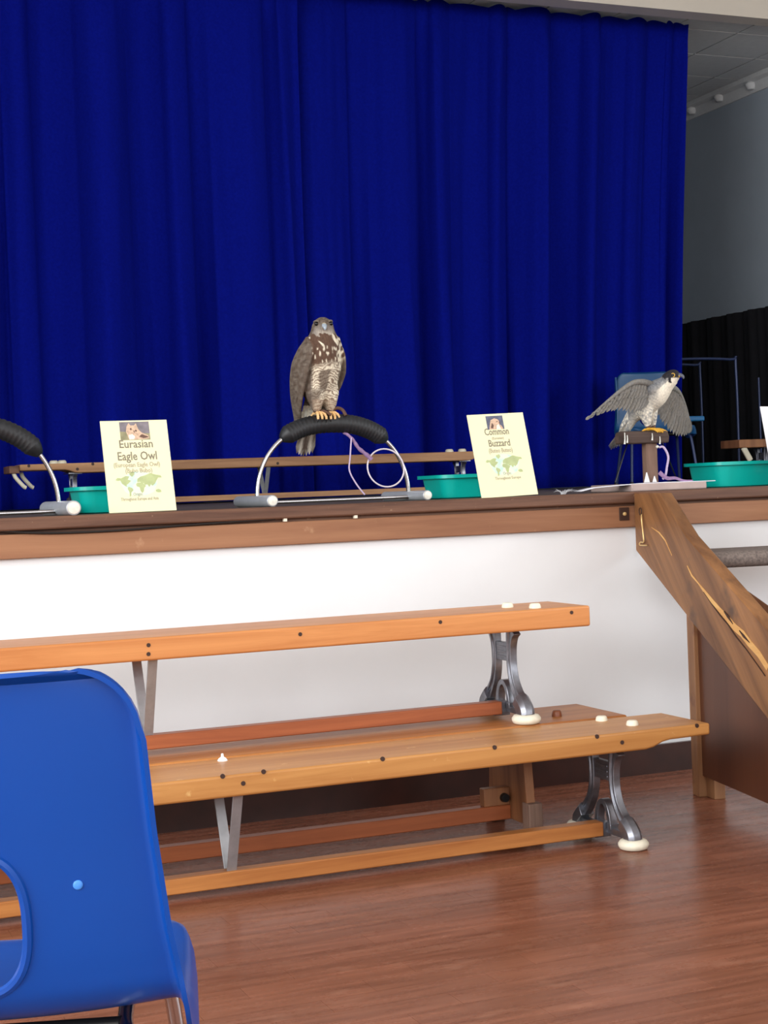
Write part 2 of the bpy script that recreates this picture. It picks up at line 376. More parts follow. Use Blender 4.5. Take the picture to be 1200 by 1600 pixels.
def window(a, b, axis, pos):
    global wn; wn += 1
    P = (lambda u, d, z: (pos+d, u, z)) if axis == 0 else (lambda u, d, z: (u, pos+d, z))
    def bx(mb, u0, u1, z0, z1):
        p, q = P(u0, -.03, z0), P(u1, .03, z1); return mb.box([min(i, j) for i, j in zip(p, q)], [max(i, j) for i, j in zip(p, q)])
    mb = MB(); bx(mb, a, a+.06, 1.5, 3.9); bx(mb, b-.06, b, 1.5, 3.9); bx(mb, a+.06, b-.06, 1.5, 1.57); bx(mb, a+.06, b-.06, 3.83, 3.9); bx(mb, a+.06, b-.06, 3.0, 3.05)
    mid = (a+b)/2; bx(mb, mid-.025, mid+.025, 1.57, 3.0); bx(mb, mid-.025, mid+.025, 3.05, 3.83)
    struct('window_%d' % wn, mb, 'glass_frame')
for w in wins: window(*w, 0, XL-.1); window(*w, 0, XR+.1)
for k in range(5): window(-3.6+k*2.6, -1.6+k*2.6, 1, YR-.1)
struct('ceiling', MB().box((XL-.2, YR-.2, ZC), (XR+.2, 5.0, ZC+.1)), 'hall_white')
# proscenium beam in front of the curtain, stage ceiling behind it
zb = 4.382
struct('trim_4', MB().box((XL, 5.0, zb), (XR, 5.16, ZC+.1)), 'cream_paint')
struct('wall_stage_left', MB().box((XL-.2, 0, 0), (XL, 9.6, ZC)), 'stage_wall')
ZS = 4.5; XW = 8.38
sc = struct('ceiling_stage', MB().box((XL, 5.16, ZS+.03), (XR, 9.6, ZS+.13)), 'ceiling_grid')
tl = MB().box((-.292, -.292, -.02), (.292, .292, .0)).mesh('ceiling_tile'); tl.materials.append(MATS['ceiling_tile'])
for i in range(8):
    for j in range(7):
        o = bpy.data.objects.new('ceiling_tile', tl); COL.objects.link(o); o.parent = sc; o.location = (8.03-.3-.6*i, 5.46+.6*j, ZS+.032)
for j in range(7):
    MB().box((8.04, 5.17+.6*j, ZS+.012), (XW-.01, 5.755+.6*j, ZS+.032)).build('ceiling_tile', 'ceiling_tile', sc)
wr = struct('wall_stage_right', MB().box((XW, 5.16, S), (XW+.2, 9.5, ZS+.03)), 'stage_wall')
struct('wall_stage_back', MB().box((XL, 9.4, S), (XR, 9.6, ZS+.13)), 'stage_wall')
struct('wall_stage_wing', MB().box((XW, 4.2, S-.06), (XR, 5.16, ZC)), 'hall_white')
struct('trim_5', MB().prism([(XW-.09, ZS+.01), (XW, ZS+.01), (XW, ZS-.13), (XW-.02, ZS-.13), (XW-.05, ZS-.05), (XW-.09, ZS-.03)], lambda a, b, t: (a, t, b), 5.2, 9.4), 'cornice')
for k, (px, py) in enumerate([(1081, 170), (1124, 150), (1173, 131)]):
    p = atX(px, py, XW-.05); z0 = ZS-.10
    o = MB().lathe([(.0, -.055), (.03, -.05), (.05, -.02), (.05, .0), (.02, .02), (.02, .07)], (p.x, p.y, p.z)).build('cornice_lamp', 'cornice')
    tag(o, 'small pale round cornice fitting '+('tucked against the edge of the blue curtain', 'between two others above the stage wing', 'farthest from the blue curtain')[k], 'fitting', 'pale fittings along the stage cornice')
# black drape masking the lower part of the stage side wall
def drape(name, p0, p1, z0, z1, mat, amp, wl_, seed, n=200, rows=8, dirn=None):
    P0, P1 = Vector(p0), Vector(p1); d = (P1-P0); L = d.length; d.normalize(); nrm = Vector((d.y, -d.x, 0)); mb = MB(); vs = []; fs = []
    for j in range(rows+1):
        z = z0+(z1-z0)*j/rows
        for i in range(n+1):
            s_ = L*i/n; a = amp*(.6*math.sin(2*math.pi*s_/wl_+seed)+.4*math.sin(2*math.pi*s_/(wl_*.37)+seed*2+z*.3)); p = P0+d*s_+nrm*a; vs.append((p.x, p.y, z))
    for j in range(rows):
        for i in range(n): fs.append((j*(n+1)+i, j*(n+1)+i+1, (j+1)*(n+1)+i+1, (j+1)*(n+1)+i))
    mb.add(vs, fs); o = mb.build(name, mat, sharp=80); sm = o.modifiers.new('thick', 'SOLIDIFY'); sm.thickness = .004; return o
tag(drape('wing_drape', (8.27, 9.3, 0), (8.27, 5.3, 0), S, 2.47, 'black_drape', .03, .3, 1.0), 'black drape hanging below the grey wall of the stage wing', 'curtain')

# ================================================================== CURTAINS
def curtain(name, x0t, x1t, x0b, x1b, seed, label, YC=5.34, zt=4.415):
    rnd = random.Random(seed); zb_ = S+.008
    folds = [0.0]; widths = []
    while folds[-1] < 1.0:
        w = rnd.choice([.022, .03, .045, .05, .07, .09, .12])*rnd.uniform(.8, 1.25)/((x1t-x0t)/3.0)*1.0
        folds.append(folds[-1]+w); widths.append(w)
    amps = [rnd.uniform(.04, .15) for _ in widths]; lean = [rnd.uniform(-.02, .02) for _ in widths]; ph = [rnd.uniform(0, 6) for _ in widths]
    n = 560; rows = 26; vs = []; fs = []
    for j in range(rows+1):
        v = j/rows; z = zb_+(zt-zb_)*v
        for i in range(n+1):
            u = i/n; k = 0
            while k < len(widths)-1 and folds[k+1] < u: k += 1
            t = min(1, (u-folds[k])/widths[k])
            tt = t**(.75 if k % 3 else 1.35); prof = math.sin(math.pi*tt)**.9*(1 if k % 2 else -.8)
            a = amps[k]*(.5+.5*(1-v))*min(1.2, widths[k]/.03)*(1+.25*math.sin(ph[k]+z*1.1))
            y = YC - prof*a + .012*noise.noise(Vector((u*60, z*.8, seed)))
            if v > .96: y = YC + (y-YC)*.55
            xa = x0t+(x1t-x0t)*u; xb = x0b+(x1b-x0b)*u
            x = xb+(xa-xb)*(v**1.6)+.02*math.sin(ph[k]+z*.9)*math.sin(math.pi*t)
            vs.append((x, y, z+(.022*math.sin(math.pi*t)-.012 if j == rows else 0)))
    for j in range(rows):
        for i in range(n): fs.append((j*(n+1)+i, j*(n+1)+i+1, (j+1)*(n+1)+i+1, (j+1)*(n+1)+i))
    o = MB().add(vs, fs).build(name, 'curtain_velvet', sharp=75); sm = o.modifiers.new('thick', 'SOLIDIFY'); sm.thickness = .004
    return tag(o, label, 'curtain', 'blue stage curtains')
curtain('stage_curtain', -.6, 3.60, -.6, 3.60, 3, 'royal blue pleated curtain behind the owl notice and wide-winged bench end')
bpy.data.objects['stage_curtain']['label'] = 'royal blue pleated stage curtain hanging behind the eagle owl notice'
curtain('stage_curtain', 3.40, 6.82, 3.40, 6.60, 11, 'royal blue pleated stage curtain hanging behind the common buzzard notice', 5.54, 4.475)
tag(MB().box((-.7, 5.40, 4.50), (6.86, 5.47, 4.52)).box((-.7, 5.42, 4.52), (6.86, 5.45, 4.54)).build('curtain_track', 'cornice', bevel=.004), 'pale curtain track under the stage ceiling', 'curtain rail')

# ================================================================== BENCHES
def screw(mb_list, parent, p, r=.0055):
    MB().cyl((p[0], p[1]-.0012, p[2]), (p[0], p[1]+.003, p[2]), r, 12).build('screw', 'screw_dark', parent)
def stud(parent, x, y, z, mat='rubber_white', r=.0165, h=.014):
    MB().lathe([(r*1.05, -.002), (r*1.05, h*.3), (r*.92, h*.8), (r*.7, h), (0, h)], (x, y, z), n=20).build('buffer', mat, parent, sharp=60)
def cast_leg(parent, X, y0, z0, H, spread=.235, flip=1):
    """cast iron H-shaped leg in the YZ plane; flip=1: rail socket on the -X side"""
    yc = y0+spread/2; T = .022; h = H; k_ = spread/.27
    mb = MB()
    def side(sg):
        # centre line of one curved bar: (offset from the middle, height, bar width)
        tab = [(k_*a_, b_, w_) for a_, b_, w_ in [(.078, 1.0, .058), (.066, .93, .042), (.058, .82, .030), (.055, .68, .027), (.058, .55, .027), (.072, .41, .028), (.098, .29, .032), (.122, .22, .038)]]
        pts = catmull([Vector((X, yc+sg*a*1.0, z0+b*h)) for a, b, w in tab], 5); ws = catmull([Vector((w, 0, 0)) for a, b, w in tab], 5)
        def sec(i, t):
            w = ws[i].x/2; return [(-T/2, -w), (-T*.28, -w*1.0), (-T*.2, -w*.45), (-T*.5, 0), (-T*.2, w*.45), (-T*.28, w), (-T/2+.003, w), (T/2, w), (T*.3, 0), (T/2, -w)] if False else [(-T/2, -w), (-T/2, -w*.5), (-T*.27, -w*.35), (-T*.27, w*.35), (-T/2, w*.5), (-T/2, w), (T/2, w), (T/2, w*.5), (T*.27, w*.35), (T*.27, -w*.35), (T/2, -w*.5), (T/2, -w)]
        mb.sweep(pts, sec, ref=(0, 1, 0))
        yf = yc+sg*spread/2
        # foot: rounded shoulder running down to the pad
        fp = catmull([(X, yc+sg*.110*k_, z0+.25*h), (X, yc+sg*.126*k_, z0+.21*h), (X, yf+sg*.008, z0+.15*h), (X, yf+sg*.012, z0+.024)], 5)
        mb.sweep(fp, lambda i, t: [(-.022, -.018), (-.022, .010), (-.010, .021), (.010, .021), (.022, .010), (.022, -.018)] if sg > 0 else [(-.022, .018), (-.022, -.010), (-.010, -.021), (.010, -.021), (.022, -.010), (.022, .018)], ref=(0, 1, 0))
    side(-1); side(1)
    mb.box((X-.008, yc-.05*k_, z0+.64*h), (X+.008, yc+.05*k_, z0+.84*h))            # name plate between the bars
    for q in range(3): mb.box((X-.0105, yc-.034, z0+(.67+q*.055)*h), (X-.008, yc+.03, z0+(.69+q*.055)*h))
    mb.box((X-.011, yc-.13*k_, z0+.085*h), (X+.011, yc+.13*k_, z0+.15*h))          # lower tie
    arch = [(X, yc+.036*math.cos(a)*1.0, z0+.15*h+.068*math.sin(a)) for a in [math.pi*k/14 for k in range(15)]]
    mb.sweep(arch, lambda i, t: [(-.012, -.008), (-.012, .008), (.012, .008), (.012, -.008)], ref=(0, 1, 0))
    mb.box((X-.015, yc-.05, z0+.13*h), (X+.015, yc-.03, z0+.19*h)); mb.box((X-.015, yc+.03, z0+.13*h), (X+.015, yc+.05, z0+.19*h))
    mb.box((X-.05 if flip > 0 else X, yc-.026, z0+.05*h), (X if flip > 0 else X+.05, yc+.026, z0+.2*h))   # rail socket
    mb.box((X-.04, yc-.085, z0+h-.008), (X+.04, yc+.085, z0+h))
    leg = mb.build('leg', 'cast_metal', parent, bevel=.003, sharp=30)
    for sg in (-1, 1):
        MB().lathe([(.030, 0), (.038, .003), (.042, .011), (.042, .017), (.036, .025), (.026, .027), (0, .027)], (X, yc+sg*(spread/2+.010), z0), n=28).build('foot_pad', 'rubber_white', leg, sharp=60)
    return leg
def strap(parent, X, y0, w, ztop, zrail):
    yc = y0+w/2
    for sg in (-1, 1):
        a = Vector((X, yc+sg*(w/2-.03), ztop)); b = Vector((X, yc+sg*.012, zrail)); mb = MB().bar(a, b, .026, .005, (1, 0, 0))
        MB.build(mb, 'strap', 'strap_metal', parent, bevel=.001)
def bench_top(parent, x0, x1, y0, w, zt, t, mat, notch=True, nL=.19, nt_=.033):
    if notch:
        def end(x, s): return [(x, zt), (x, zt-nt_), (x-s*(nL-.06), zt-nt_-.002), (x-s*(nL-.035), zt-nt_-.006), (x-s*(nL-.005), zt-t+.004), (x-s*(nL+.02), zt-t)]
        poly = end(x1, 1)+end(x0, -1)[::-1]
    else: poly = [(x1, zt), (x1, zt-t), (x0, zt-t), (x0, zt)]
    return MB().prism(poly, lambda a, b, q: (a, q, b), y0, y0+w).build('seat_plank', mat, parent, bevel=.006, seg=3)

# --- front bench on the floor
yA, wA, hA, xA, tA = -.9185, .25, .319, 2.485, .055
b1 = thing('balance_bench', 'golden pine balance bench standing on the floor in front of the others', 'bench', (xA-1.6, yA+wA/2, 0))
bench_top(b1, xA-3.35, xA, yA, wA, hA, tA, 'pine_gold')
cast_leg(b1, 2.215, yA-.004, 0, hA-tA+.003, .27); cast_leg(b1, xA-3.35+.27, yA-.004, 0, hA-tA+.003, .27, flip=-1)
MB().box((xA-3.35+.29, yA+wA/2-.024, .016), (2.19, yA+wA/2+.020, .056)).build('rail', 'pine_rail', b1, bevel=.003)
strap(b1, 1.112, yA, wA, hA-tA, .056)
for px, py in [(348, 1213), (380, 1224), (412, 1206), (598, 1186), (773, 1168), (933, 1151), (972, 1160), (1089, 1134)]: screw(None, b1, atY(px, py, yA), .006)
for px, py in [(940, 1126), (988, 1133)]:
    p = atZ(px, py, hA); stud(b1, p.x, p.y, hA)
# --- rear bench on the floor (wooden ends)
yB, wB, xB, tB = -.662, .30, 2.372, .05
b2 = thing('wooden_bench', 'brown wooden bench with plank legs on the floor against the stage', 'bench', (xB-1.6, yB+wB/2, 0))
hB = .322
bench_top(b2, xB-3.2, xB, yB, wB, hB, tB, 'pine_rail', True, .16, .034)
for X0, s in ((2.045, 1), (xB-3.2+.3, -1)):
    lg = MB().prism([(yB+.02, .03), (yB+wB-.02, .03), (yB+wB-.045, hB-tB+.003), (yB+.045, hB-tB+.003)], lambda a, b, q: (q, a, b), X0, X0+.028).build('leg', 'old_wood', b2, bevel=.002)
    MB().box((X0-.004, yB+.005, 0), (X0+.040, yB+.05, .094)).build('foot_block', 'perch_wood', lg, bevel=.003)
    MB().box((X0-.004, yB+wB-.05, 0), (X0+.040, yB+wB-.005, .094)).build('foot_block', 'perch_wood', lg, bevel=.003)
MB().box((xB-3.2+.32, yB+wB/2-.02, .03), (2.046, yB+wB/2+.02, .073)).build('rail', 'mahogany_rail', b2, bevel=.003)
MB().box((1.962, yB+wB/2-.016, .072), (2.046, yB+wB/2+.016, .125)).build('wedge_block', 'old_wood', b2, bevel=.003)
MB().lathe([(0, -.014), (.012, -.014), (.014, 0), (.012, .012), (0, .012)], (2.026, yB+wB/2-.018, .095), axis=(0, -1, 0), n=16).build('bolt_head', 'black_steel', b2)
p = atZ(870, 1119, hB); stud(b2, p.x, max(p.y, yB+.03), hB, 'knob_brown', .014, .018)
# --- upper bench standing on the rear bench
yU, wU, tU = -.645, .255, .06
pU = atY(922, 946, yU); xU, zU = pU.x, pU.z; HU = zU-hB
b3 = thing('balance_bench', 'orange pine balance bench stacked on top of the brown bench', 'bench', (xU-1.6, yU+wU/2, hB))
bench_top(b3, xU-3.35, xU, yU, wU, zU, tU, 'pine_orange', False)
lx = atZ(826, 1126, hB+.01).x
cast_leg(b3, lx, yU+.022, hB, HU-tU+.003, .235); cast_leg(b3, xU-3.35+.28, yU+.022, hB, HU-tU+.003, .235, flip=-1)
MB().box((xU-3.35+.3, yU+wU/2-.024, hB+.018), (lx-.03, yU+wU/2+.018, hB+.056)).build('rail', 'mahogany_rail', b3, bevel=.003)
strap(b3, atY(230, 1060, yU+.1).x, yU, wU, zU-tU, hB+.056)
for px, py in [(232, 1008), (232, 1022), (469, 991), (688, 972), (893, 957)]: screw(None, b3, atY(px, py, yU), .0055)
for px, py in [(793, 949), (836, 950)]:
    p = atZ(px, py, zU); stud(b3, p.x, min(max(p.y, yU+.03), yU+wU-.03), zU)
# scrap lying on the benches and small bits
p = atZ(318, 1172, hA+.002)
tag(MB().lathe([(0, 0), (.014, 0), (.010, .006), (.004, .010), (.003, .018), (0, .019)], (p.x, min(p.y, yA+wA-.03), hA), n=9).build('paper_scrap', 'paper_white'), 'tiny white scrap of crumpled paper lying on the golden bench', 'scrap')
# --- bench at the back of the stage
yS = 4.6; pl, pr = atY(31, 726, yS), atY(741, 704, yS); zS = pl.z
b4 = thing('balance_bench', 'brown balance bench standing on the stage before the blue curtain', 'bench', ((pl.x+pr.x)/2, yS+.13, S))
bench_top(b4, pl.x, pr.x+.3, yS, .25, zS, .058, 'brown_bench', True, .32, .036)
HS = zS-.058-S
for X in (pl.x+.33, pr.x-.05): cast_leg(b4, X, yS+.01, S, HS+.003)
MB().box((pl.x+.35, yS+.105, S+.016), (pr.x-.07, yS+.145, S+.05)).build('rail', 'brown_bench', b4, bevel=.003)
strap(b4, atY(415, 750, yS+.1).x, yS, .25, zS-.058, S+.05)
MB().box((pl.x-.06, yS+.02, zS-.05), (pl.x+.001, yS+.23, zS-.006)).build('end_block', 'nosing_wood', b4, bevel=.004)
for q in (0, 1):
    hk = [(pl.x-.03+.06*q, yS+.05+.1*q, zS-.045), (pl.x-.02+.06*q, yS+.04+.1*q, zS-.075), (pl.x+.02+.06*q, yS+.03+.1*q, zS-.125), (pl.x+.035+.06*q, yS+.03+.1*q, zS-.135)]
    MB().tube(catmull(hk, 4), .012, 10).build('hook', 'hook_white', b4)
for px, py in [(45, 728), (121, 733), (145, 725), (434, 724)]: screw(None, b4, atY(px, py, yS), .009)
for px in (84, 97):
    p = atY(px, 723, yS+.1); stud(b4, p.x, yS+.1, zS-.001, 'hook_white', .026, .022)
for px in (702, 722):
    p = atY(px, 703, yS+.1); stud(b4, p.x, yS+.1, zS-.001, 'hook_white', .026, .022)

# ================================================================== STAGE STEPS
SA = math.radians(9); SO = atY(990, 772, -.03); SO.z = 0
su = Vector((-math.sin(SA), -math.cos(SA), 0)); sv = Vector((math.cos(SA), -math.sin(SA), 0))
def st(u, z, v=0): return SO+su*u+sv*v+Vector((0, 0, z))
def onst(px, py, v=0):
    q = ray(px, py); o = SO+sv*v; t = (o-CAM).dot(sv)/q.dot(sv); p = CAM+q*t; return ((p-SO).dot(su), p.z)
steps = thing('stage_steps', 'worn wooden stage steps with broad diagonal side board and brass hook', 'steps', st(.45, 0, .4))
sp = [onst(*q) for q in [(990, 773), (1030, 771), (1046, 800), (1072, 838), (1200, 985)]]
du = (sp[4][0]-sp[3][0]); dz = (sp[4][1]-sp[3][1]); sl = dz/du
lowt = onst(1200, 1125); loll = onst(993, 860)
ub = sp[4][0]+sp[4][1]/(-sl); sl2 = (lowt[1]-loll[1])/(lowt[0]-loll[0])
ul = lowt[0]+(lowt[1]-.0)/(-sl2)
poly = [(max(.001, sp[0][0]), S-.003), (sp[1][0], S-.006), sp[3], (ub, 0.0), (ul, 0.0), (max(.001, loll[0]), loll[1])]
string_ = MB().prism(poly, lambda a, b, q: st(a, b, q), 0, .045).build('side_board', 'stringer_wood', steps, bevel=.004)
MB().prism(poly, lambda a, b, q: st(a, b, q), .82, .865).build('side_board', 'stringer_wood', steps, bevel=.004)
# split running down the board
def strip(pts, w, mat, name, lift):
    P = [onst(*q) for q in pts]; mb = MB(); up = []; lo = []
    for i, (a, b) in enumerate(P):
        ww = w[i]; up.append((a+ww*.6, b+ww*.6)); lo.append((a-ww*.6, b-ww*.6))
    n = len(P); vs = [st(a, b, -lift) for a, b in up]+[st(a, b, -lift) for a, b in lo]+[st(a, b, .01) for a, b in up]+[st(a, b, .01) for a, b in lo]; fs = []
    for i in range(n-1):
        fs += [(i, i+1, n+i+1, n+i), (2*n+i, 3*n+i, 3*n+i+1, 2*n+i+1), (i, 2*n+i, 2*n+i+1, i+1), (n+i, n+i+1, 3*n+i+1, 3*n+i)]
    fs += [(0, n, 3*n, 2*n), (n-1, 3*n-1, 4*n-1, 2*n-1)]
    return mb.add(vs, fs).build(name, mat, string_, sharp=20)
strip([(1074, 884), (1081, 899), (1092, 912), (1098, 920), (1112, 938), (1124, 952), (1136, 965), (1148, 980), (1160, 990), (1172, 1006), (1186, 1022), (1200, 1044)], [.002, .004, .003, .006, .009, .010, .013, .015, .016, .015, .013, .012], 'split_wood', 'split', .0012)
strip([(1100, 925), (1112, 943), (1126, 962), (1138, 976), (1150, 994), (1166, 1014), (1182, 1036), (1196, 1056)], [.001, .002, .0025, .002, .003, .002, .002, .002], 'dark_crack', 'split', .002)
strip([(1132, 955), (1138, 963), (1146, 975)], [.002, .006, .001], 'dark_crack', 'split', .0024)
strip([(1156, 985), (1163, 994), (1172, 1004)], [.002, .006, .001], 'dark_crack', 'split', .0024)
strip([(1018, 824), (1030, 832), (1040, 845), (1050, 868)], [.001, .003, .0035, .001], 'split_wood', 'split', .001)
# hook and eye
hk = catmull([st(*onst(1005, 803), -.006), st(*onst(1007, 812), -.010), st(*onst(1008, 830), -.008), st(*onst(1009, 846), -.007), st(*onst(1004, 847), -.007), st(*onst(1002, 851), -.006), st(*onst(1007, 852), -.006), st(*onst(1013, 852), -.006)], 6)
h_ = MB().tube(hk, .0026, 8).build('hook', 'brass', steps)
c = onst(1004, 799); ring = [st(c[0]+.010*math.cos(a), c[1]+.012*math.sin(a), -.008) for a in [2*math.pi*k/18 for k in range(18)]]
MB().tube(ring, .0018, 6, closed=True, ref=sv).build('eye', 'screw_dark', h_)
# side panel, post and treads
pa = .028
topu = lambda u: lowt[1]+sl2*(u-lowt[0])+.04
u0, u1 = onst(1094, 1100, pa)[0], onst(1200, 1240, pa)[0]
zbot = .068
u2 = 1.02
MB().prism([(u0-.01, zbot), (u2, zbot-.01), (u2, max(.07, topu(u2))), (u0-.01, topu(u0-.01))], lambda a, b, q: st(a, b, q), pa, pa+.012).build('side_panel', 'step_panel', steps)
uL = onst(1080, 1000, pa)[0]
pz = onst(1087, 1255, pa)
MB().box((0, 0, 0), (1, 1, 1)) 
post = MB().prism([(uL, 0.0), (u0, 0.0), (u0, topu(u0)), (uL, topu(uL)+.0)], lambda a, b, q: st(a, b, q), pa-.014, pa+.03).build('post', 'post_wood', steps, bevel=.002)
MB().prism([(u0, 0.0), (u0+.055, 0.0), (u0+.055, .09), (u0, .09)], lambda a, b, q: st(a, b, q), pa+.012, pa+.05).build('foot', 'post_wood', steps, bevel=.002)
for q in (.80,):
    MB().prism([(uL, 0.0), (u0, 0.0), (u0, topu(u0)), (uL, topu(uL))], lambda a, b, t: st(a, b, t), q, q+.05).build('post', 'post_wood', steps, bevel=.002)
nt = 4
for k in range(nt):
    zt = S-.195*(k+1)-.002; ut = .06+(S-zt)/(-sl)*1.0
    if zt < .05: break
    ur = ut-.02
    c = MB().box((0, 0, 0), (0, 0, 0)); c = MB()
    prof = [(ur-.26, zt), (ur-.026, zt)]+[(ur-.026+.026*math.sin(a), zt-.026+.026*math.cos(a)) for a in [math.pi*q/8 for q in range(1, 8)]]+[(ur-.026, zt-.052), (ur-.26, zt-.052)]
    prof = [(max(.005, a), b) for a, b in prof]
    c.prism(prof, lambda a, b, q: st(a, b, q), .044, .821).build('tread', 'tread_rubber', steps)
# brown brace under the top tread
zt0 = S-.195-.05
bA = atY(1112, 902, -.24); bB = atY(1262, 1008, -.24)
MB().bar(bA, bB, .03, .062, su).build('brace', 'old_wood', steps, bevel=.006)
# bolt plate beside the board
p = atY(975, 803, -.022)
bp_ = thing('bolt_plate', 'small dark metal plate with bolt fixed to the stage fascia', 'plate', (p.x, p.y, p.z))
MB().box((p.x-.019, -.0255, p.z-.022), (p.x+.019, -.0205, p.z+.022)).build('plate', 'screw_dark', bp_, bevel=.001)
MB().lathe([(0, 0), (.007, 0), (.006, .004), (0, .006)], (p.x, -.0255, p.z), axis=(0, -1, 0), n=12).build('bolt', 'brass', bp_)

# cable sagging under the nosing
cb = [atY(x, y, -.028) for x, y in [(-60, 826), (0, 830), (60, 833), (120, 832), (200, 828), (300, 820), (430, 811)]]
tag(MB().tube(catmull(cb, 6), .0035, 8).build('cable', 'black_cable'), 'thin black cable sagging below the stage nosing', 'cable')
for px, py, wh in [(445, 811, 'foot weight'), (555, 806, 'middle')]:
    p = atY(px, py, -.026)
    tag(MB().box((p.x-.005, -.032, p.z-.008), (p.x+.006, -.018, p.z+.007)).box((p.x-.002, -.034, p.z+.004), (p.x+.004, -.02, p.z+.010)).build('cable_clip', 'rubber_white', bevel=.001), 'tiny white clip below the stage nosing under the %s of the buzzard perch' % wh, 'clip', 'white clips below the nosing')

# ================================================================== TUBS
def tub(px, y0, w, d, h, label, px_edge):
    x0 = px_edge
    t = thing('plastic_tub', label, 'tub', (x0+w/2, y0+d/2, S), 0, 'turquoise tubs along the stage')
    def rr(w_, d_, r, n=6):
        out = []
        for cx, cy, a0 in ((w_/2-r, d_/2-r, 0), (-w_/2+r, d_/2-r, 90), (-w_/2+r, -d_/2+r, 180), (w_/2-r, -d_/2+r, 270)):
            for k in range(n+1):
                a = math.radians(a0+90*k/n); out.append((cx+r*math.cos(a), cy+r*math.sin(a)))
        return out
    lv = [(0, -.020, .035, 0), (.004, -.013, .04, 0), (h-.012, 0, .05, 0), (h-.012, .016, .055, 0), (h, .016, .055, 0), (h, .004, .05, 0), (h-.014, -.006, .048, 0), (.008, -.024, .036, 0)]
    vs = []; k = 0
    for z, g, r, _ in lv:
        rg = rr(w+2*g-.032, d+2*g-.032, r); k = len(rg); vs += [(a, b, z) for a, b in rg]
    fs = []
    for i in range(len(lv)-1):
        for a in range(k): fs.append((i*k+a, i*k+(a+1) % k, (i+1)*k+(a+1) % k, (i+1)*k+a))
    fs += [tuple(range(k-1, -1, -1)), tuple((len(lv)-1)*k+a for a in range(k))]
    MB().add(vs, fs).build('basin', 'tub_teal', t, world=False, sharp=45)
    return t
tub(0, .24, .31, .25, .086, 'turquoise plastic tub behind the eagle owl notice', atY(98, 762, .3).x+.03)
tub(0, .24, .34, .25, .083, 'turquoise plastic tub behind the common buzzard notice', atY(643, 747, .3).x+.085)
tub(0, .20, .40, .27, .094, 'turquoise plastic tub beside the falcon perch', atY(1078, 730, .26).x+.085)

# ================================================================== NOTICES
def text_mesh(body, size):
    c = bpy.data.curves.new('t', 'FONT'); c.body = body; c.size = size; c.align_x = 'CENTER'; c.resolution_u = 2; c.extrude = .0002; c.offset = size*.012
    o = bpy.data.objects.new('t', c); COL.objects.link(o); bpy.context.view_layer.update()
    me = bpy.data.meshes.new_from_object(o.evaluated_get(bpy.context.evaluated_depsgraph_get())); bpy.data.objects.remove(o); return me
CONT = {  # simplified continents, longitude-like x 0..1, y 0..1
 'n': [(0, .66), (.04, .74), (.12, .72), (.22, .80), (.30, .78), (.26, .66), (.33, .62), (.27, .52), (.22, .46), (.24, .40), (.20, .42), (.13, .52), (.10, .64), (.04, .63)],
 'g': [(.31, .92), (.40, .96), (.42, .86), (.36, .76), (.31, .84)],
 's': [(.26, .40), (.34, .34), (.36, .26), (.31, .18), (.30, .06), (.27, .02), (.27, .20), (.24, .32)],
 'e': [(.46, .56), (.47, .68), (.54, .76), (.64, .80), (.76, .88), (.86, .82), (.98, .78), (1.0, .70), (.92, .70), (.88, .60), (.84, .48), (.78, .40), (.75, .46), (.71, .36), (.67, .46), (.62, .44), (.60, .50), (.52, .56)],
 'f': [(.46, .54), (.56, .54), (.62, .44), (.64, .40), (.60, .34), (.58, .20), (.54, .14), (.51, .24), (.50, .36), (.44, .40), (.43, .48)],
 'a': [(.84, .24), (.90, .28), (.95, .24), (.96, .16), (.90, .14), (.85, .17)]}
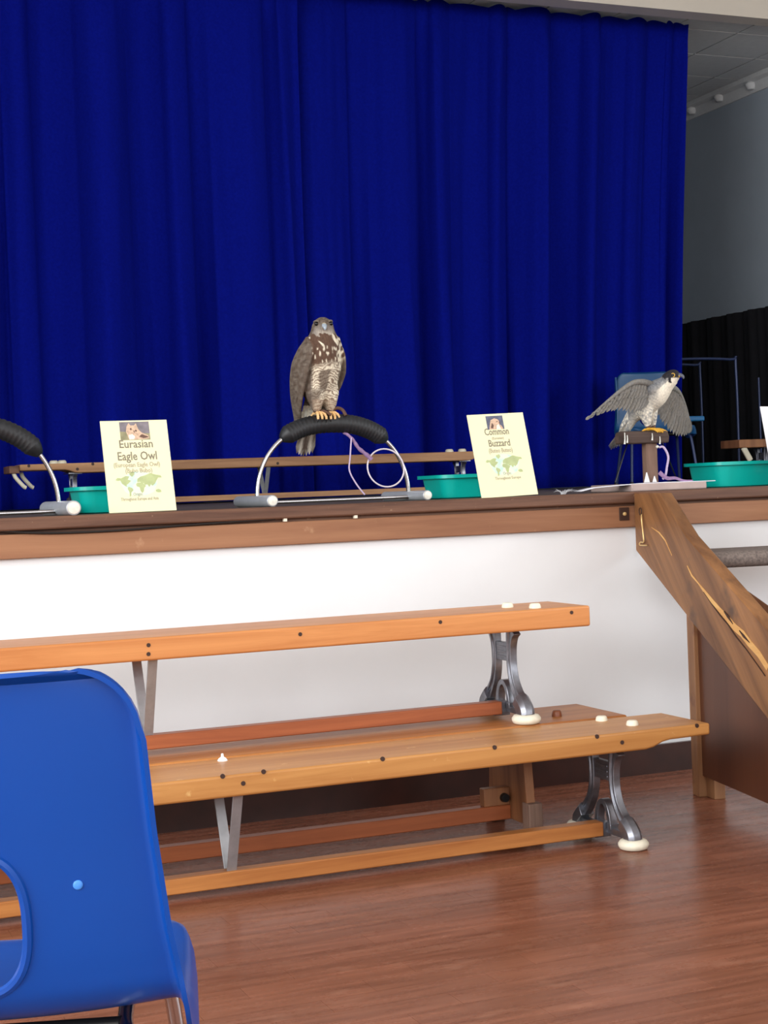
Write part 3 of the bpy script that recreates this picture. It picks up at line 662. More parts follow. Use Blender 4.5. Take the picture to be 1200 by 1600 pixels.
def notice(label, BLp, BRp, TLp, TRp, lines, pic, paper='paper_cream', yb=.045, mapbox=None):
    a, b = atZ(*BLp, S), None
    a = atY(*BLp, yb); a.z = S; b = atY(*BRp, yb); w = (b-a).xy.length
    top_y = yb+.075
    c = atY(*TLp, top_y); d_ = atY(*TRp, top_y)
    # keep a true rectangle: width along x, height from the leaning side
    W = ((b-a).length+(d_-c).length)/2; H = ((c-a).length+(d_-b).length)/2
    ex = Vector(((b+d_-a-c).x, 0, 0)).normalized(); mid_b = (a+b)/2; mid_b.z = S+.002; mid_t = (c+d_)/2
    ez = (mid_t-mid_b); H = ez.length; ez.normalize(); ex = (ex-ez*ex.dot(ez)).normalized(); ey = ez.cross(ex)
    t = thing('notice_board', label, 'notice', mid_b)
    M = Matrix((ex, ey, ez)).transposed().to_4x4(); M.translation = mid_b   # local: x right, y back, z up the sheet
    def loc(x, z, y=0): return M @ Vector((x, y, z))
    MB().prism([(-W/2, 0), (W/2, 0), (W/2, H), (-W/2, H)], lambda p, q, r: loc(p, q, r), 0, .003).build('sheet', paper, t)
    # strut at the back so it stands
    MB().prism([(-.035, .02), (.035, .02), (.02, H*.75), (-.02, H*.75)], lambda p, q, r: loc(p, q, .003)+Vector((0, r, 0))*(1-q/(H*.75)), 0, .075).build('strut', paper, t)
    X = M.to_3x3()
    TR = Matrix((ex, ez, -ey)).transposed().to_4x4()
    for body, x, z, size, wmax, mat in lines:
        me = text_mesh(body, size)
        w0 = max(v.co.x for v in me.vertices)-min(v.co.x for v in me.vertices); k = wmax*W/w0
        for v in me.vertices: v.co.x *= k
        o = link('lettering', me, mat, t); Q = TR.copy(); Q.translation = loc(x*W, z*H, -.0004)-mid_b; o.matrix_basis = Q
    if mapbox:
        x0, x1, z0, z1 = mapbox
        el = [((x0+x1)/2*W+(x1-x0)*W*.40*math.cos(q)*(1+.06*math.sin(5*q)), ((z0+z1)/2)*H+(z1-z0)*H*.46*math.sin(q)) for q in [2*math.pi*k/32 for k in range(32)]]
        mp = MB().prism(el, lambda p, q, r: loc(p, q, r), -.0003, .001).build('map_print', 'print_ocean', t)
        for k, poly in CONT.items():
            MB().prism([((x0+(x1-x0)*u)*W, (z0+(z1-z0)*v)*H) for u, v in poly], lambda p, q, r: loc(p, q, r), -.0006, .001).build('continent', 'print_green', mp)
    for k, (poly, mat, lift) in enumerate(pic):
        if k == 0: par = MB().prism([(u*W, v*H) for u, v in poly], lambda p, q, r: loc(p, q, r), -.0003, .001).build('photo_print', mat, t)
        else: MB().prism([(u*W, v*H) for u, v in poly], lambda p, q, r: loc(p, q, r), -.0003-.0002*lift, .001).build('print_shape', mat, par)
    return t
def circ(x, z, rx, rz, n=12): return [(x+rx*math.cos(2*math.pi*k/n), z+rz*math.sin(2*math.pi*k/n)) for k in range(n)]
owl = [([(-.22, .785), (.225, .785), (.225, .985), (-.22, .985)], 'photo_grey', 0),
       ([(-.22, .785), (.225, .785), (.225, .85), (-.05, .87), (-.22, .88)], 'photo_olive', 1),
       ([(-.10, .80), (-.13, .88), (-.115, .935), (-.08, .972), (-.055, .945), (0, .945), (.03, .968), (.045, .93), (.06, .90), (.10, .865), (.2, .83), (.21, .80), (.12, .79), (-.08, .79)], 'photo_buff', 2),
       ([(-.09, .79), (-.095, .84), (-.04, .85), (.0, .82), (-.02, .79)], 'photo_white', 3),
       (circ(-.055, .905, .014, .012), 'photo_dark', 3), (circ(.02, .885, .013, .011), 'photo_dark', 3),
       ([(-.02, .89), (0, .885), (.0, .86), (-.015, .87)], 'photo_dark', 3), ([(.06, .82), (.10, .845), (.19, .82), (.20, .81), (.12, .80)], 'photo_dark', 3)]
notice('cream notice headed Eurasian Eagle Owl standing on the stage edge', (172, 801), (275, 798), (155, 658), (261, 656),
    [('Eurasian', -.0, .70, .036, .50, 'print_grey'), ('Eagle Owl', -.0, .565, .038, .585, 'print_grey'), ('(European Eagle Owl)', -.02, .49, .02, .69, 'print_faint'), ('(Bubo Bubo)', -.0, .425, .02, .40, 'print_faint'),
     ('Origin:', -.05, .175, .014, .14, 'print_faint'), ('Throughout Europe and Asia', -.03, .125, .014, .56, 'print_faint')], owl, mapbox=(-.36, .33, .16, .45))
buz = [([(-.18, .81), (.12, .81), (.12, .975), (-.18, .975)], 'photo_slate', 0),
       ([(-.15, .81), (-.13, .87), (-.10, .925), (-.03, .945), (.03, .93), (.055, .895), (.04, .87), (.08, .85), (.10, .81)], 'photo_buff', 1),
       ([(-.02, .81), (-.01, .86), (.03, .87), (.05, .83), (.05, .81)], 'photo_white', 2), ([(.035, .905), (.062, .892), (.058, .872), (.045, .885)], 'photo_dark', 2), (circ(.01, .905, .01, .008), 'photo_dark', 2),
       ([(-.12, .83), (-.09, .89), (-.06, .86), (-.08, .82)], 'photo_dark', 2)]
notice('cream notice headed Common Buzzard standing on the stage edge', (755, 776), (839, 773), (727, 648), (819, 645),
    [('Common', -.03, .745, .034, .43, 'print_grey'), ('(Eurasian)', -.03, .69, .012, .21, 'print_faint'), ('Buzzard', -.02, .605, .034, .38, 'print_grey'), ('(Buteo Buteo)', -.02, .53, .022, .42, 'print_faint'),
     ('Origin:', .02, .26, .014, .14, 'print_faint'), ('Throughout Europe', .02, .205, .014, .46, 'print_faint')], buz, yb=.06, mapbox=(-.32, .33, .24, .52))
notice('blank white notice standing beyond the turquoise tub by the falcon', (1211, 764), (1298, 761), (1187, 637), (1278, 634), [], [([(-.1, .85), (.1, .85), (.1, .95), (-.1, .95)], 'photo_grey', 0)], 'paper_white', yb=.08)

# ================================================================== BOW PERCHES
def bow_perch(label, Lx, Rx, yc, H, padL, padR, ylen, rl, rr_):
    cx = (Lx+Rx)/2; hw = (Rx-Lx)/2; z0 = S
    t = thing('bow_perch', label, 'perch', (cx, yc, S), 0, 'chrome bow perches')
    def P(a): return Vector((cx-hw*math.copysign(abs(math.cos(a))**.86, math.cos(a)), yc, z0+.02+(H-.02)*math.sin(a)**.94 if 0 < a < math.pi else z0+.02))
    path = [P(math.pi*k/48) for k in range(49)]
    MB().tube(path, .0072, 12, ref=(0, 1, 0)).build('bow', 'chrome', t)
    pp = [P(padL+(padR-padL)*k/90) for k in range(91)]
    def rad(i, tt):
        e = min(1, tt/.09, (1-tt)/.09); r = .012+.018*math.sin(math.pi/2*e)
        return r+(.0022*abs(math.sin(i*math.pi/3.0)) if .06 < tt < .94 else 0)
    pad = MB().tube(pp, rad, 16, ref=(0, 1, 0)).build('padding', 'black_wrap', t, sharp=70)
    for X, r in ((Lx, rl), (Rx, rr_)):
        f_ = MB().cyl((X, ylen[0], z0+r), (X, ylen[1], z0+r), r, 24).build('foot_weight', 'cylinder_steel', t, bevel=.002)
        MB().lathe([(0, 0), (r*.86, 0), (r*.8, .003), (0, .004)], (X, ylen[0], z0+r), axis=(0, -1, 0), n=24).build('end_cap', 'steel_end', f_)
    MB().cyl((Lx, yc-.03, z0+.013), (Rx, yc-.03, z0+.013), .006, 12).build('base_bar', 'chrome', t)
    return t, P
perch, PP = bow_perch('chrome bow perch with black wrapped padding under the buzzard', 1.555, 2.093, .25, .268, math.radians(52), math.radians(133), (.09, .46), .0185, .0165)
pL = atY(92, 783, .2)
perch2, PP2 = bow_perch('chrome bow perch with black padding beside the eagle owl notice', pL.x-.56, pL.x, .20, .285, math.radians(44), math.radians(142), (-.03, .42), .022, .022)

# ================================================================== BIRD TOOLS
def remesh(mb, voxel, smooth=6):
    me = mb.mesh('tmp'); o = bpy.data.objects.new('tmp', me); COL.objects.link(o)
    r = o.modifiers.new('r', 'REMESH'); r.mode = 'VOXEL'; r.voxel_size = voxel; r.use_smooth_shade = True
    s_ = o.modifiers.new('s', 'SMOOTH'); s_.factor = .5; s_.iterations = smooth
    bpy.context.view_layer.update(); out = bpy.data.meshes.new_from_object(o.evaluated_get(bpy.context.evaluated_depsgraph_get()))
    bpy.data.objects.remove(o); return out
def paint(me, fn):
    ca = me.color_attributes.new('Col', 'FLOAT_COLOR', 'POINT')
    for i, v in enumerate(me.vertices): ca.data[i].color = fn(v.co, v.normal)
def mixc(a, b, t): t = max(0, min(1, t)); return tuple(x+(y-x)*t for x, y in zip(a, b))
def ss(a, b, x): t = max(0, min(1, (x-a)/(b-a))); return t*t*(3-2*t)
def feather(mb, root, tip, w, nrm, bend=.0, th=.0012, n=7, round_=.55):
    root, tip, nrm = Vector(root), Vector(tip), Vector(nrm).normalized(); d = tip-root; L = d.length; w = min(w, .32*L); d = d/L; sd = d.cross(nrm).normalized(); nn = sd.cross(d)
    vs = []; fs = []
    for i in range(n+1):
        t = i/n; ww = w/2*(.45+.55*min(1, t/.3))*(1 if t < round_ else max(.08, math.sqrt(max(0, 1-((t-round_)/(1-round_))**2.2))))
        c = root+d*L*t+nn*bend*t*t*L
        vs += [c-sd*ww-nn*th*.3, c+nn*th, c+sd*ww-nn*th*.3, c-nn*th*1.4]
    for i in range(n):
        for a in range(4): fs.append((i*4+a, i*4+(a+1) % 4, (i+1)*4+(a+1) % 4, (i+1)*4+a))
    fs += [(3, 2, 1, 0), tuple(n*4+a for a in range(4))]
    mb.add(vs, fs)
def toe(mb, pts, r): mb.tube(catmull(pts, 4), lambda i, t: r*(1-.35*t)*(1+.12*math.sin(i*2.2)), 8)

# ================================================================== BUZZARD
fx = atY(503, 655, .25); ftop = None
BZ = 1.0
# height of the padded bow under the bird
def bow_z(x):
    best = min((abs(PP(math.pi*k/400).x-x), PP(math.pi*k/400).z) for k in range(40, 360)); return best[1]+.030
zb0 = bow_z(fx.x)
bz = thing('buzzard', 'brown buzzard with barred cream breast perched on the padded bow', 'bird', (fx.x, .25, zb0), math.radians(-72)); bz.scale = (.96, .96, .95)
mb = MB()
rings = [(-.020, .030, .016, .018), (-.022, .05, .036, .040), (-.018, .075, .052, .054), (-.012, .11, .064, .068), (-.004, .15, .071, .076), (.004, .19, .071, .075), (.009, .225, .067, .070), (.014, .25, .060, .062), (.021, .27, .050, .051), (.028, .29, .0435, .041), (.032, .31, .040, .0365), (.033, .325, .030, .028), (.032, .336, .012, .012)]
path = [Vector((a, 0, z)) for a, z, d, w in rings]
vs = []; fs = []; n = 28
for a, z, d, w in rings:
    for k in range(n):
        q = 2*math.pi*k/n; vs.append((a+d*math.cos(q), w*math.sin(q), z))
for i in range(len(rings)-1):
    for k in range(n): fs.append((i*n+k, i*n+(k+1) % n, (i+1)*n+(k+1) % n, (i+1)*n+k))
fs += [tuple(range(n-1, -1, -1)), tuple((len(rings)-1)*n+k for k in range(n))]
mb.add(vs, fs)
mb.ball((.064, 0, .298), .016, .016, .014)      # bill base bulge
for s in (-1, 1):                                # thighs
    mb.tube([(.0, s*.030, .105), (.008, s*.032, .07), (.010, s*.030, .035), (.008, s*.028, .014)], [.036, .033, .023, .015], 12)
    # folded wing: a thick shell from shoulder to wing tip
    wp = catmull([(.022, s*.044, .264), (.012, s*.067, .220), (-.010, s*.078, .165), (-.036, s*.074, .110), (-.066, s*.058, .055), (-.094, s*.036, .005), (-.112, s*.022, -.030)], 4)
    wd = [.022, .044, .054, .050, .040, .026, .012]
    def sec(i, t, s=s):
        x = t*(len(wd)-1); j = min(int(x), len(wd)-2); w = wd[j]+(wd[j+1]-wd[j])*(x-j); return [(w*math.cos(q), (.016-.008*t)*math.sin(q)) for q in [2*math.pi*k/16 for k in range(16)]]
    mb.sweep(wp, sec, ref=(0, 1, 0))
mb.sweep([(-.045, 0, .075), (-.066, 0, .03), (-.086, 0, -.03)], lambda i, t: [((.028+.004*t)*math.cos(q), (.016-.008*t)*math.sin(q)) for q in [2*math.pi*k/14 for k in range(14)]], ref=(1, 0, 0))
TW = math.radians(-30)
def twist(p):
    w = ss(.235, .285, p[2]); a = TW*w; x, y = p[0]-.022, p[1]
    return Vector((.022+x*math.cos(a)-y*math.sin(a), x*math.sin(a)+y*math.cos(a), p[2]))
me = remesh(mb, .0032, 5)
BR = lin((86, 72, 62))[:3]; DK = lin((62, 46, 38))[:3]; WH = lin((222, 212, 190))[:3]; GR = lin((112, 102, 92))[:3]; BB = lin((104, 78, 62))[:3]
def bcol(p, nr):
    x, y, z = p; nz = noise.noise(p*60); n2 = noise.noise(p*150); front = ss(-.012, .022, x+.2*nr.x*.1+(.018 if abs(y) < .03 else 0)-max(0, abs(y)-.044)*2.4)
    c = mixc(BR, GR, .5+.8*nz)
    # wing covert edges
    c = mixc(c, DK, .5*ss(.1, .5, noise.noise(Vector((x*40, y*40, z*160)))))
    if z > .256+.012*nz+.018*ss(.02, .05, x):     # head: streaked grey brown, pale throat
        c = mixc(mixc(DK, BB, .5), mixc(GR, BR, .5+n2), ss(.252, .285, z+.01*nz))
        thr = ss(.034, .050, x)*ss(.292, .276, z)*ss(.036, .016, abs(y)); c = mixc(c, WH, thr*(.9+.8*n2))
        c = mixc(c, lin((150, 142, 134))[:3], ss(.045, .06, x)*ss(.31, .29, z)*.7)
    elif front > 0:
        bib = mixc(mixc(DK, BB, .55), WH, ss(.02, .30, noise.noise(Vector((x*110, y*120, z*65)))+.42*ss(.004, .03, y)-.22))   # mottled dark bib
        bar = .5+.5*math.sin((z+.35*abs(y)+.010*noise.noise(p*55))*2*math.pi/.0098)+.35*noise.noise(p*120)
        belly = mixc(WH, BB, ss(.52, .8, bar)*.85)
        cc = mixc(belly, bib, ss(.165, .192, z+.25*abs(y)))
        if z < .15: cc = mixc(cc, BR, .8*ss(.0, .35, noise.noise(Vector((x*22, y*26+3, z*18)))+(.16 if y < -.005 else -.1)))
        if z < .05: cc = mixc(cc, lin((150, 128, 108))[:3], .6)
        c = mixc(c, cc, front)
    if z < .035 and x < -.025 and abs(y) < .034: c = mixc(lin((176, 168, 156))[:3], WH, .7+n2)
    return (*c, 1)
paint(me, bcol)
for v in me.vertices: v.co = twist(v.co)
body = link('body', me, 'buzzard_plumage', bz)
# flight feathers laid over the folded wings, and tail
mb = MB()
for s in (-1, 1):
    for k in range(7):
        t = k/6; r0 = Vector((-.012-.016*k*.6, s*(.090-.004*k), .150-.012*k)); tp = Vector((-.050-.011*k, s*(.076-.0085*k), .046-.0145*k))
        feather(mb, r0, tp, .022, (-.2, s, .1), bend=-.06*1)
fl = MB.mesh(mb, 'f', None); paint(fl, lambda p, nr: (*mixc(BR, DK, .45+.7*noise.noise(p*70)), 1)); link('flight_feathers', fl, 'buzzard_plumage', body)
mb = MB()
for k in range(-3, 4): feather(mb, (-.060+abs(k)*.001, k*.005, .035), (-.116+.003*abs(k), k*.0115, -.142+.004*abs(k)), .022, (-.9, 0, .4), round_=.86)
tf = mb.mesh('t', None)
def tcol(p, nr):
    e = abs(abs(p.y)-.020); return (*mixc(lin((206, 200, 186))[:3], BR, ss(.003, .010, e)*(.8+.3*math.sin(p.z*420))+ (.5 if abs(p.y) < .006 else 0)), 1)
paint(tf, tcol); link('tail', tf, 'buzzard_plumage', body)
hd = MB()
bk = [twist(q) for q in catmull([(.060, 0, .303), (.074, 0, .302), (.084, 0, .296), (.087, 0, .286)], 4)]
hd.tube(bk, lambda i, t: .0105*(1-t)**.7+.0012, 12).build('beak', 'beak_grey', bz, world=False)
MB().ball(twist((.066, 0, .307)), .010, .0095, .007).build('cere', 'cere_yellow', bz, world=False)
for s in (-1, 1):
    MB().ball(twist((.0600, s*.0250, .311)), .0072, .0068, .0072).build('eye', 'eye_black', bz, world=False)
    brow = [twist(q) for q in [(.045, s*.031, .319), (.058, s*.027, .3215), (.067, s*.018, .3195)]]
    bl = MB().tube(catmull(brow, 3), .0035, 8).mesh('b'); paint(bl, lambda p, nr: (*GR, 1)); link('brow', bl, 'buzzard_plumage', body)
    ft = MB(); y = s*.028; ft.tube([(.008, y, .02), (.010, y, .004)], [.0085, .008], 10)
    # toes wrap the pad: it runs along world x, so toes bend over front and back
    for a in (-.5, 0, .5):
        toe(ft, [(.010, y, .006), (.026, y+a*.022, .005), (.036, y+a*.034, -.006), (.038, y+a*.036, -.018)], .0062)
    toe(ft, [(.006, y, .006), (-.010, y, .004), (-.024, y, -.006)], .006)
    fo = ft.build('foot', 'foot_yellow', bz, world=False)
    tl_ = MB()
    for a in (-.5, 0, .5): tl_.tube(catmull([(.038, y+a*.036, -.017), (.038, y+a*.038, -.024), (.033, y+a*.037, -.030)], 3), lambda i, t: .0036*(1-t)+.0004, 6)
    tl_.build('talons', 'talon', fo, world=False)
    MB().lathe([(.0105, -.005), (.0125, -.003), (.0125, .003), (.0105, .005)], (.009, y, .012), n=14).build('anklet', 'jess_leather', fo, world=False)
MB().tube(catmull([(.014, .032, .012), (.024, .050, .022), (.034, .066, .014), (.046, .070, -.006)], 5), .006, 8).build('jess', 'jess_leather', bz, world=False)
MB().tube(catmull([(.012, -.020, .012), (.030, -.012, .010), (.046, .006, -.004)], 5), .005, 8).build('jess', 'jess_leather', bz, world=False)
# leash: from the jesses, under the bow, to a loose pale ring hung over the bow
lp = [(536, 668, .262), (537, 676, .25), (543, 679, .236), (552, 688, .228), (560, 700, .226), (572, 710, .226), (580, 718, .226)]
l1 = thing('leash', 'lilac braided leash with loose pale loop hanging from the bow perch', 'leash', atY(580, 718, .226))
MB().tube(catmull([atY(*q) for q in lp], 5), lambda i, t: .0036+.0030*t*abs(math.sin(i*.8))+.002*t, 8).build('braid', 'leash_purple', l1)
MB().tube(catmull([atY(*q) for q in [(549, 684, .222), (547, 715, .215), (546, 735, .20), (556, 755, .19), (570, 773, .18)]], 6), .0026, 8).build('tail_end', 'leash_lilac', l1)
cxr, czr = atY(603, 731, .225), None
rg = [Vector((cxr.x+.066*math.cos(a), .226+.012*math.sin(a*1), cxr.z+.064*math.sin(a))) for a in [2*math.pi*k/40 for k in range(40)]]
MB().tube(rg, .0027, 8, closed=True, ref=(0, 1, 0)).build('loop', 'leash_pale', l1)

# ================================================================== FALCON AND ITS PERCH
yF = .26; base = atY(1015, 762, yF)
fp = thing('block_perch', 'wooden block perch on a post with pale square base board', 'perch', (base.x, yF, S))
kx = base.x
MB().box((kx-.165, yF-.15, S), (kx+.145, yF+.14, S+.026)).build('base_board', 'base_board', fp, bevel=.004)
a, b = atY(1004, 690, yF), atY(1027, 690, yF)
MB().box((a.x+.004, yF-.016, S+.02), (b.x-.010, yF+.016, a.z+.005)).build('post', 'perch_wood', fp, bevel=.004)
a, b = atY(968, 682, yF), atY(1037, 682, yF); zt = atY(1010, 673, yF).z; zb1 = atY(1010, 693, yF).z
bl = MB().prism([(yF-.035, zb1), (yF+.035, zb1), (yF+.04, (zt+zb1)/2), (yF+.03, zt-.004), (yF, zt), (yF-.03, zt-.004), (yF-.04, (zt+zb1)/2)], lambda p, q, r: (r, p, q), a.x, b.x).build('block', 'block_wood', fp, bevel=.005)
for px, z0_, z1_ in ((976, 676, 694), (980, 680, 692), (1019, 677, 688), (1031, 682, 694)):
    p0, p1 = atY(px, z0_, yF-.04), atY(px, z1_, yF-.041); MB().tube([p0, (p0+p1)/2+Vector((0, -.002, 0)), p1], [.0014, .002, .0034], 8).build('dropping', 'mute_white', bl)
for q0, q1 in (((980, 692, yF+.02), (961, 755, yF+.10)), ((1066, 680, yF+.10), (1090, 722, yF+.16)), ((1032, 692, yF+.02), (1058, 750, yF+.13))):
    pass
MB().cyl(atY(981, 690, yF+.02), atY(961, 754, yF-.08), .0026, 8).build('stay_wire', 'black_steel', fp)
MB().cyl(atY(1034, 690, yF+.02), atY(1060, 756, yF+.10), .0026, 8).build('stay_wire', 'black_steel', fp)
sh = MB()
pts = [atY(*q) for q in [(908, 760, yF-.15), (930, 761, yF-.15), (965, 758, yF-.15), (1000, 755, yF-.14), (1040, 753, yF-.14), (1080, 752, yF-.14), (1118, 751, yF-.15)]]
zmin = S+.028
vs = []; 
pts[0].z = S+.010; pts[1].z = S+.020
for p in pts: vs += [(p.x, p.y, max(p.z, zmin) if p.x > base.x-.17 else p.z), (p.x+.01, p.y+.075, (max(p.z, zmin) if p.x > base.x-.17 else p.z)-.001)]
sh.add(vs, [(2*i, 2*i+2, 2*i+3, 2*i+1) for i in range(len(pts)-1)])
so = sh.build('plastic_sheet', 'sheet_white', sharp=60); sm = so.modifiers.new('t', 'SOLIDIFY'); sm.thickness = .003
tag(so, 'thin white plastic sheet lying under the falcon on its perch base', 'sheet')
for k, (px, w_, hh) in enumerate(((1011, .012, .036), (1023, .009, .022))):
    p = atY(px, 750, yF-.034)
    o = MB().prism([(-w_, 0), (w_, 0), (w_*.1, hh), (-w_*.1, hh)], lambda q, r, s_: (p.x+q, yF-.034+s_, zmin+.002+r), 0, .002).build('paper_point', 'paper_white')
    tag(o, ('taller' if k == 0 else 'shorter')+' white paper point standing against the foot of the falcon post', 'paper')
l2 = thing('leash', 'lilac leash hanging from the block perch below the falcon', 'leash', atY(1038, 752, yF-.1))
MB().tube(catmull([atY(*q) for q in [(1030, 699, yF-.05), (1037, 699, yF-.06), (1044, 713, yF-.07), (1042, 730, yF-.08), (1040, 742, yF-.09), (1036, 748, yF-.10)]], 6), .0042, 8).build('cord', 'leash_lilac', l2)
MB().ball(atY(1027, 698, yF-.05), .006, .006, .006).build('swivel', 'steel_end', l2)
MB().tube(catmull([atY(*q) for q in [(1030, 738, yF-.11), (1042, 747, yF-.12), (1055, 747, yF-.12), (1068, 751, yF-.12), (1082, 751, yF-.12)]], 5), lambda i, t: .007*(1-.7*t)+.001, 8).build('knot', 'leash_purple', l2)

zF = zt; fb = atY(1014, 672, yF)
fa = thing('falcon', 'grey falcon with dark hood flapping half open wings on the block perch', 'bird', (fb.x, yF, zF), math.radians(-52))
mb = MB()
sp_ = [(-.078, .040, .014), (-.062, .054, .026), (-.040, .076, .038), (-.008, .104, .047), (.026, .130, .049), (.052, .150, .041), (.072, .166, .031), (.088, .182, .0295), (.104, .190, .026), (.117, .190, .016), (.122, .189, .006)]
pth = catmull([(a, 0, b) for a, b, r in sp_], 4); rs = catmull([(r, 0, 0) for a, b, r in sp_], 4)
mb.tube(pth, [r.x for r in rs], 18, ref=(0, 1, 0))
for s in (-1, 1):
    mb.tube([(.0, s*.024, .095), (-.002, s*.027, .060), (.004, s*.026, .030), (.006, s*.025, .012)], [.030, .027, .016, .009], 12)
    mb.ball((.030, s*.043, .146), .024, .016, .020)
mb.tube([(-.060, 0, .058), (-.090, 0, .015), (-.112, 0, -.02)], [.026, .022, .010], 12)
me = remesh(mb, .003, 4)
FG = lin((132, 134, 136))[:3]; FD = lin((40, 38, 42))[:3]; FW = lin((232, 224, 206))[:3]; FS = lin((92, 96, 104))[:3]
def fcol(p, nr):
    x, y, z = p; ax = (x*.62+z*.78); below = ss(-.02, .035, (x-.02)*.62-(z-.12)*.72)   # >0 towards the breast
    n2 = noise.noise(p*140); c = mixc(FS, FG, .6+n2)
    bar = .5+.5*math.sin(ax*2*math.pi/.010+3*n2); fr_ = mixc(FW, FG, .35*bar+.15)
    c = mixc(c, fr_, below)
    if x > .040 and below > .4: c = mixc(c, FW, ss(.045, .065, x))
    if ax > .188 and x > .062:
        hood = ss(.181, .186, z-.0*x) if x > .082 else ss(.168, .178, z)
        c = mixc(c, FD, hood)
        if .090 < x < .103 and z > .166 and abs(y) > .012: c = FD          # moustache stripe
        if x > .100 and z < .184: c = FW
    if z < .075 and abs(y) > .012 and x > -.035: c = mixc(mixc(FW, FG, .3+n2), FG, .5*ss(.5, .8, bar))
    if x < -.07: c = mixc(FG, FW, .4+n2)
    return (*c, 1)
paint(me, fcol); fbody = link('body', me, 'falcon_plumage', fa)
mb = MB()
for k in range(-3, 4): feather(mb, (-.066, k*.005, .045), (-.150+abs(k)*.004, k*.017, -.062+abs(k)*.004), .020, (-.75, 0, .65), round_=.8)
tf = mb.mesh('t'); paint(tf, lambda p, nr: (*mixc(FG, mixc(FW, FD, ss(-.035, -.05, p.z)), .35+.3*math.sin(p.z*500)), 1)); link('tail', tf, 'falcon_plumage', fbody)
MB().tube(catmull([(.118, 0, .193), (.128, 0, .192), (.136, 0, .186), (.137, 0, .178)], 4), lambda i, t: .0085*(1-t)**.7+.0008, 10).build('beak', 'beak_slate', fa, world=False)
MB().ball((.122, 0, .192), .008, .0082, .0075).build('cere', 'falcon_cere', fa, world=False)
for s in (-1, 1):
    e_ = MB().ball((.106, s*.0215, .193), .0058, .0042, .0058).build('eye', 'eye_black', fa, world=False)
    MB().tube([(.106+.0068*math.cos(a), s*.0232, .193+.0068*math.sin(a)) for a in [2*math.pi*k/14 for k in range(14)]], .0013, 6, closed=True, ref=(0, 1, 0)).build('eye_ring', 'falcon_cere', e_, world=False)
    y = s*.025; ft = MB(); ft.tube([(.006, y, .024), (.008, y, .004)], [.006, .006], 10)
    for a in (-.6, 0, .6): toe(ft, [(.008, y, .005), (.028, y+a*.020, .004), (.042, y+a*.032, -.001), (.052, y+a*.038, -.008)], .005)
    toe(ft, [(.006, y, .005), (-.008, y, .003), (-.018, y, -.004)], .005)
    fo = ft.build('foot', 'foot_gold', fa, world=False)
    MB().lathe([(.0075, -.006), (.0095, -.004), (.0095, .004), (.0075, .006)], (.007, y, .016), n=12).build('anklet', 'jess_leather', fo, world=False)
# open wings: arm and layered feathers; (pixel, pixel, distance plane) along the leading edge and the feather tips
def wing(lead, tips, nsec, wid, name, shade):
    L = catmull([atY(*q) for q in lead], 10); T = catmull([atY(*q) for q in tips], 10); mb = MB()
    mb.tube(L, lambda i, t: .013*(1-t)**.8+.0012, 10)
    nrm = -fw
    for k in range(nsec):
        t = k/(nsec-1); r = L[min(len(L)-1, int(t*.97*(len(L)-1)))]; tp = T[int(t*(len(T)-1))]
        if (tp-r).length < .03: continue
        feather(mb, r-nrm*(.002+.0009*(k % 2)), tp-nrm*.003, wid*(1.1-.3*t), nrm+Vector((.1*math.sin(k*2.), .1*math.cos(k*1.3), 0)), bend=.05)
    for row, (fr_, ww) in enumerate(((.55, .020), (.32, .017))):     # coverts
        for k in range(nsec):
            t = (k+.5)/nsec; r = L[int(t*.95*(len(L)-1))]; tp = T[int(t*(len(T)-1))]
            if (tp-r).length < .04: continue
            feather(mb, r+nrm*.002*row, r+(tp-r)*fr_+nrm*(.003+.002*row), ww, nrm, bend=.03)
    inv = wmat(fa).inverted(); me = mb.mesh(name, inv)
    a0 = L[0]; 
    def col(p, nr):
        w_ = wmat(fa) @ p; n2 = noise.noise(w_*90); d = min((w_-q).length for q in L[::3]); c = lin(shade)[:3]
        c = mixc(c, FG, .15+n2*.5); return (*mixc(c, FS, .25*(.5+.5*math.sin(d*2*math.pi/.012))), 1)
    paint(me, col); return link('wing', me, 'falcon_plumage', fbody)
bpy.context.view_layer.update()
wing([(1022, 603, .235), (1004, 597, .20), (985, 600, .17), (955, 622, .14), (918, 654, .11)],
     [(1002, 640, .21), (990, 645, .19), (968, 642, .17), (945, 645, .14), (915, 656, .105)], 16, .021, 'wing', (128, 123, 114))
wing([(1042, 607, .275), (1052, 606, .30), (1062, 616, .34), (1071, 636, .37), (1078, 658, .40)],
     [(1024, 640, .29), (1034, 660, .31), (1050, 678, .34), (1066, 682, .37), (1079, 676, .40)], 16, .022, 'wing', (128, 123, 114))

# small plume on the stage edge
p = atY(880, 770, .09); mb = MB(); rnd = random.Random(4)
for k in range(16):
    a = rnd.uniform(0, 6.28); r = rnd.uniform(.01, .05); q = Vector((p.x+r*math.cos(a)*1.2, .09+r*.5*math.sin(a), S+rnd.uniform(.004, .02)))
    mb.tube(catmull([(p.x+rnd.uniform(-.01, .01), .09, S+.001), (p.x+(q.x-p.x)*.5, (.09+q.y)/2, S+.012), q], 3), lambda i, t: .0012*(1-t)+.0003, 5)
tag(mb.build('down_feather', 'plume'), 'small grey down feather lying on the stage edge between notice and falcon', 'feather')

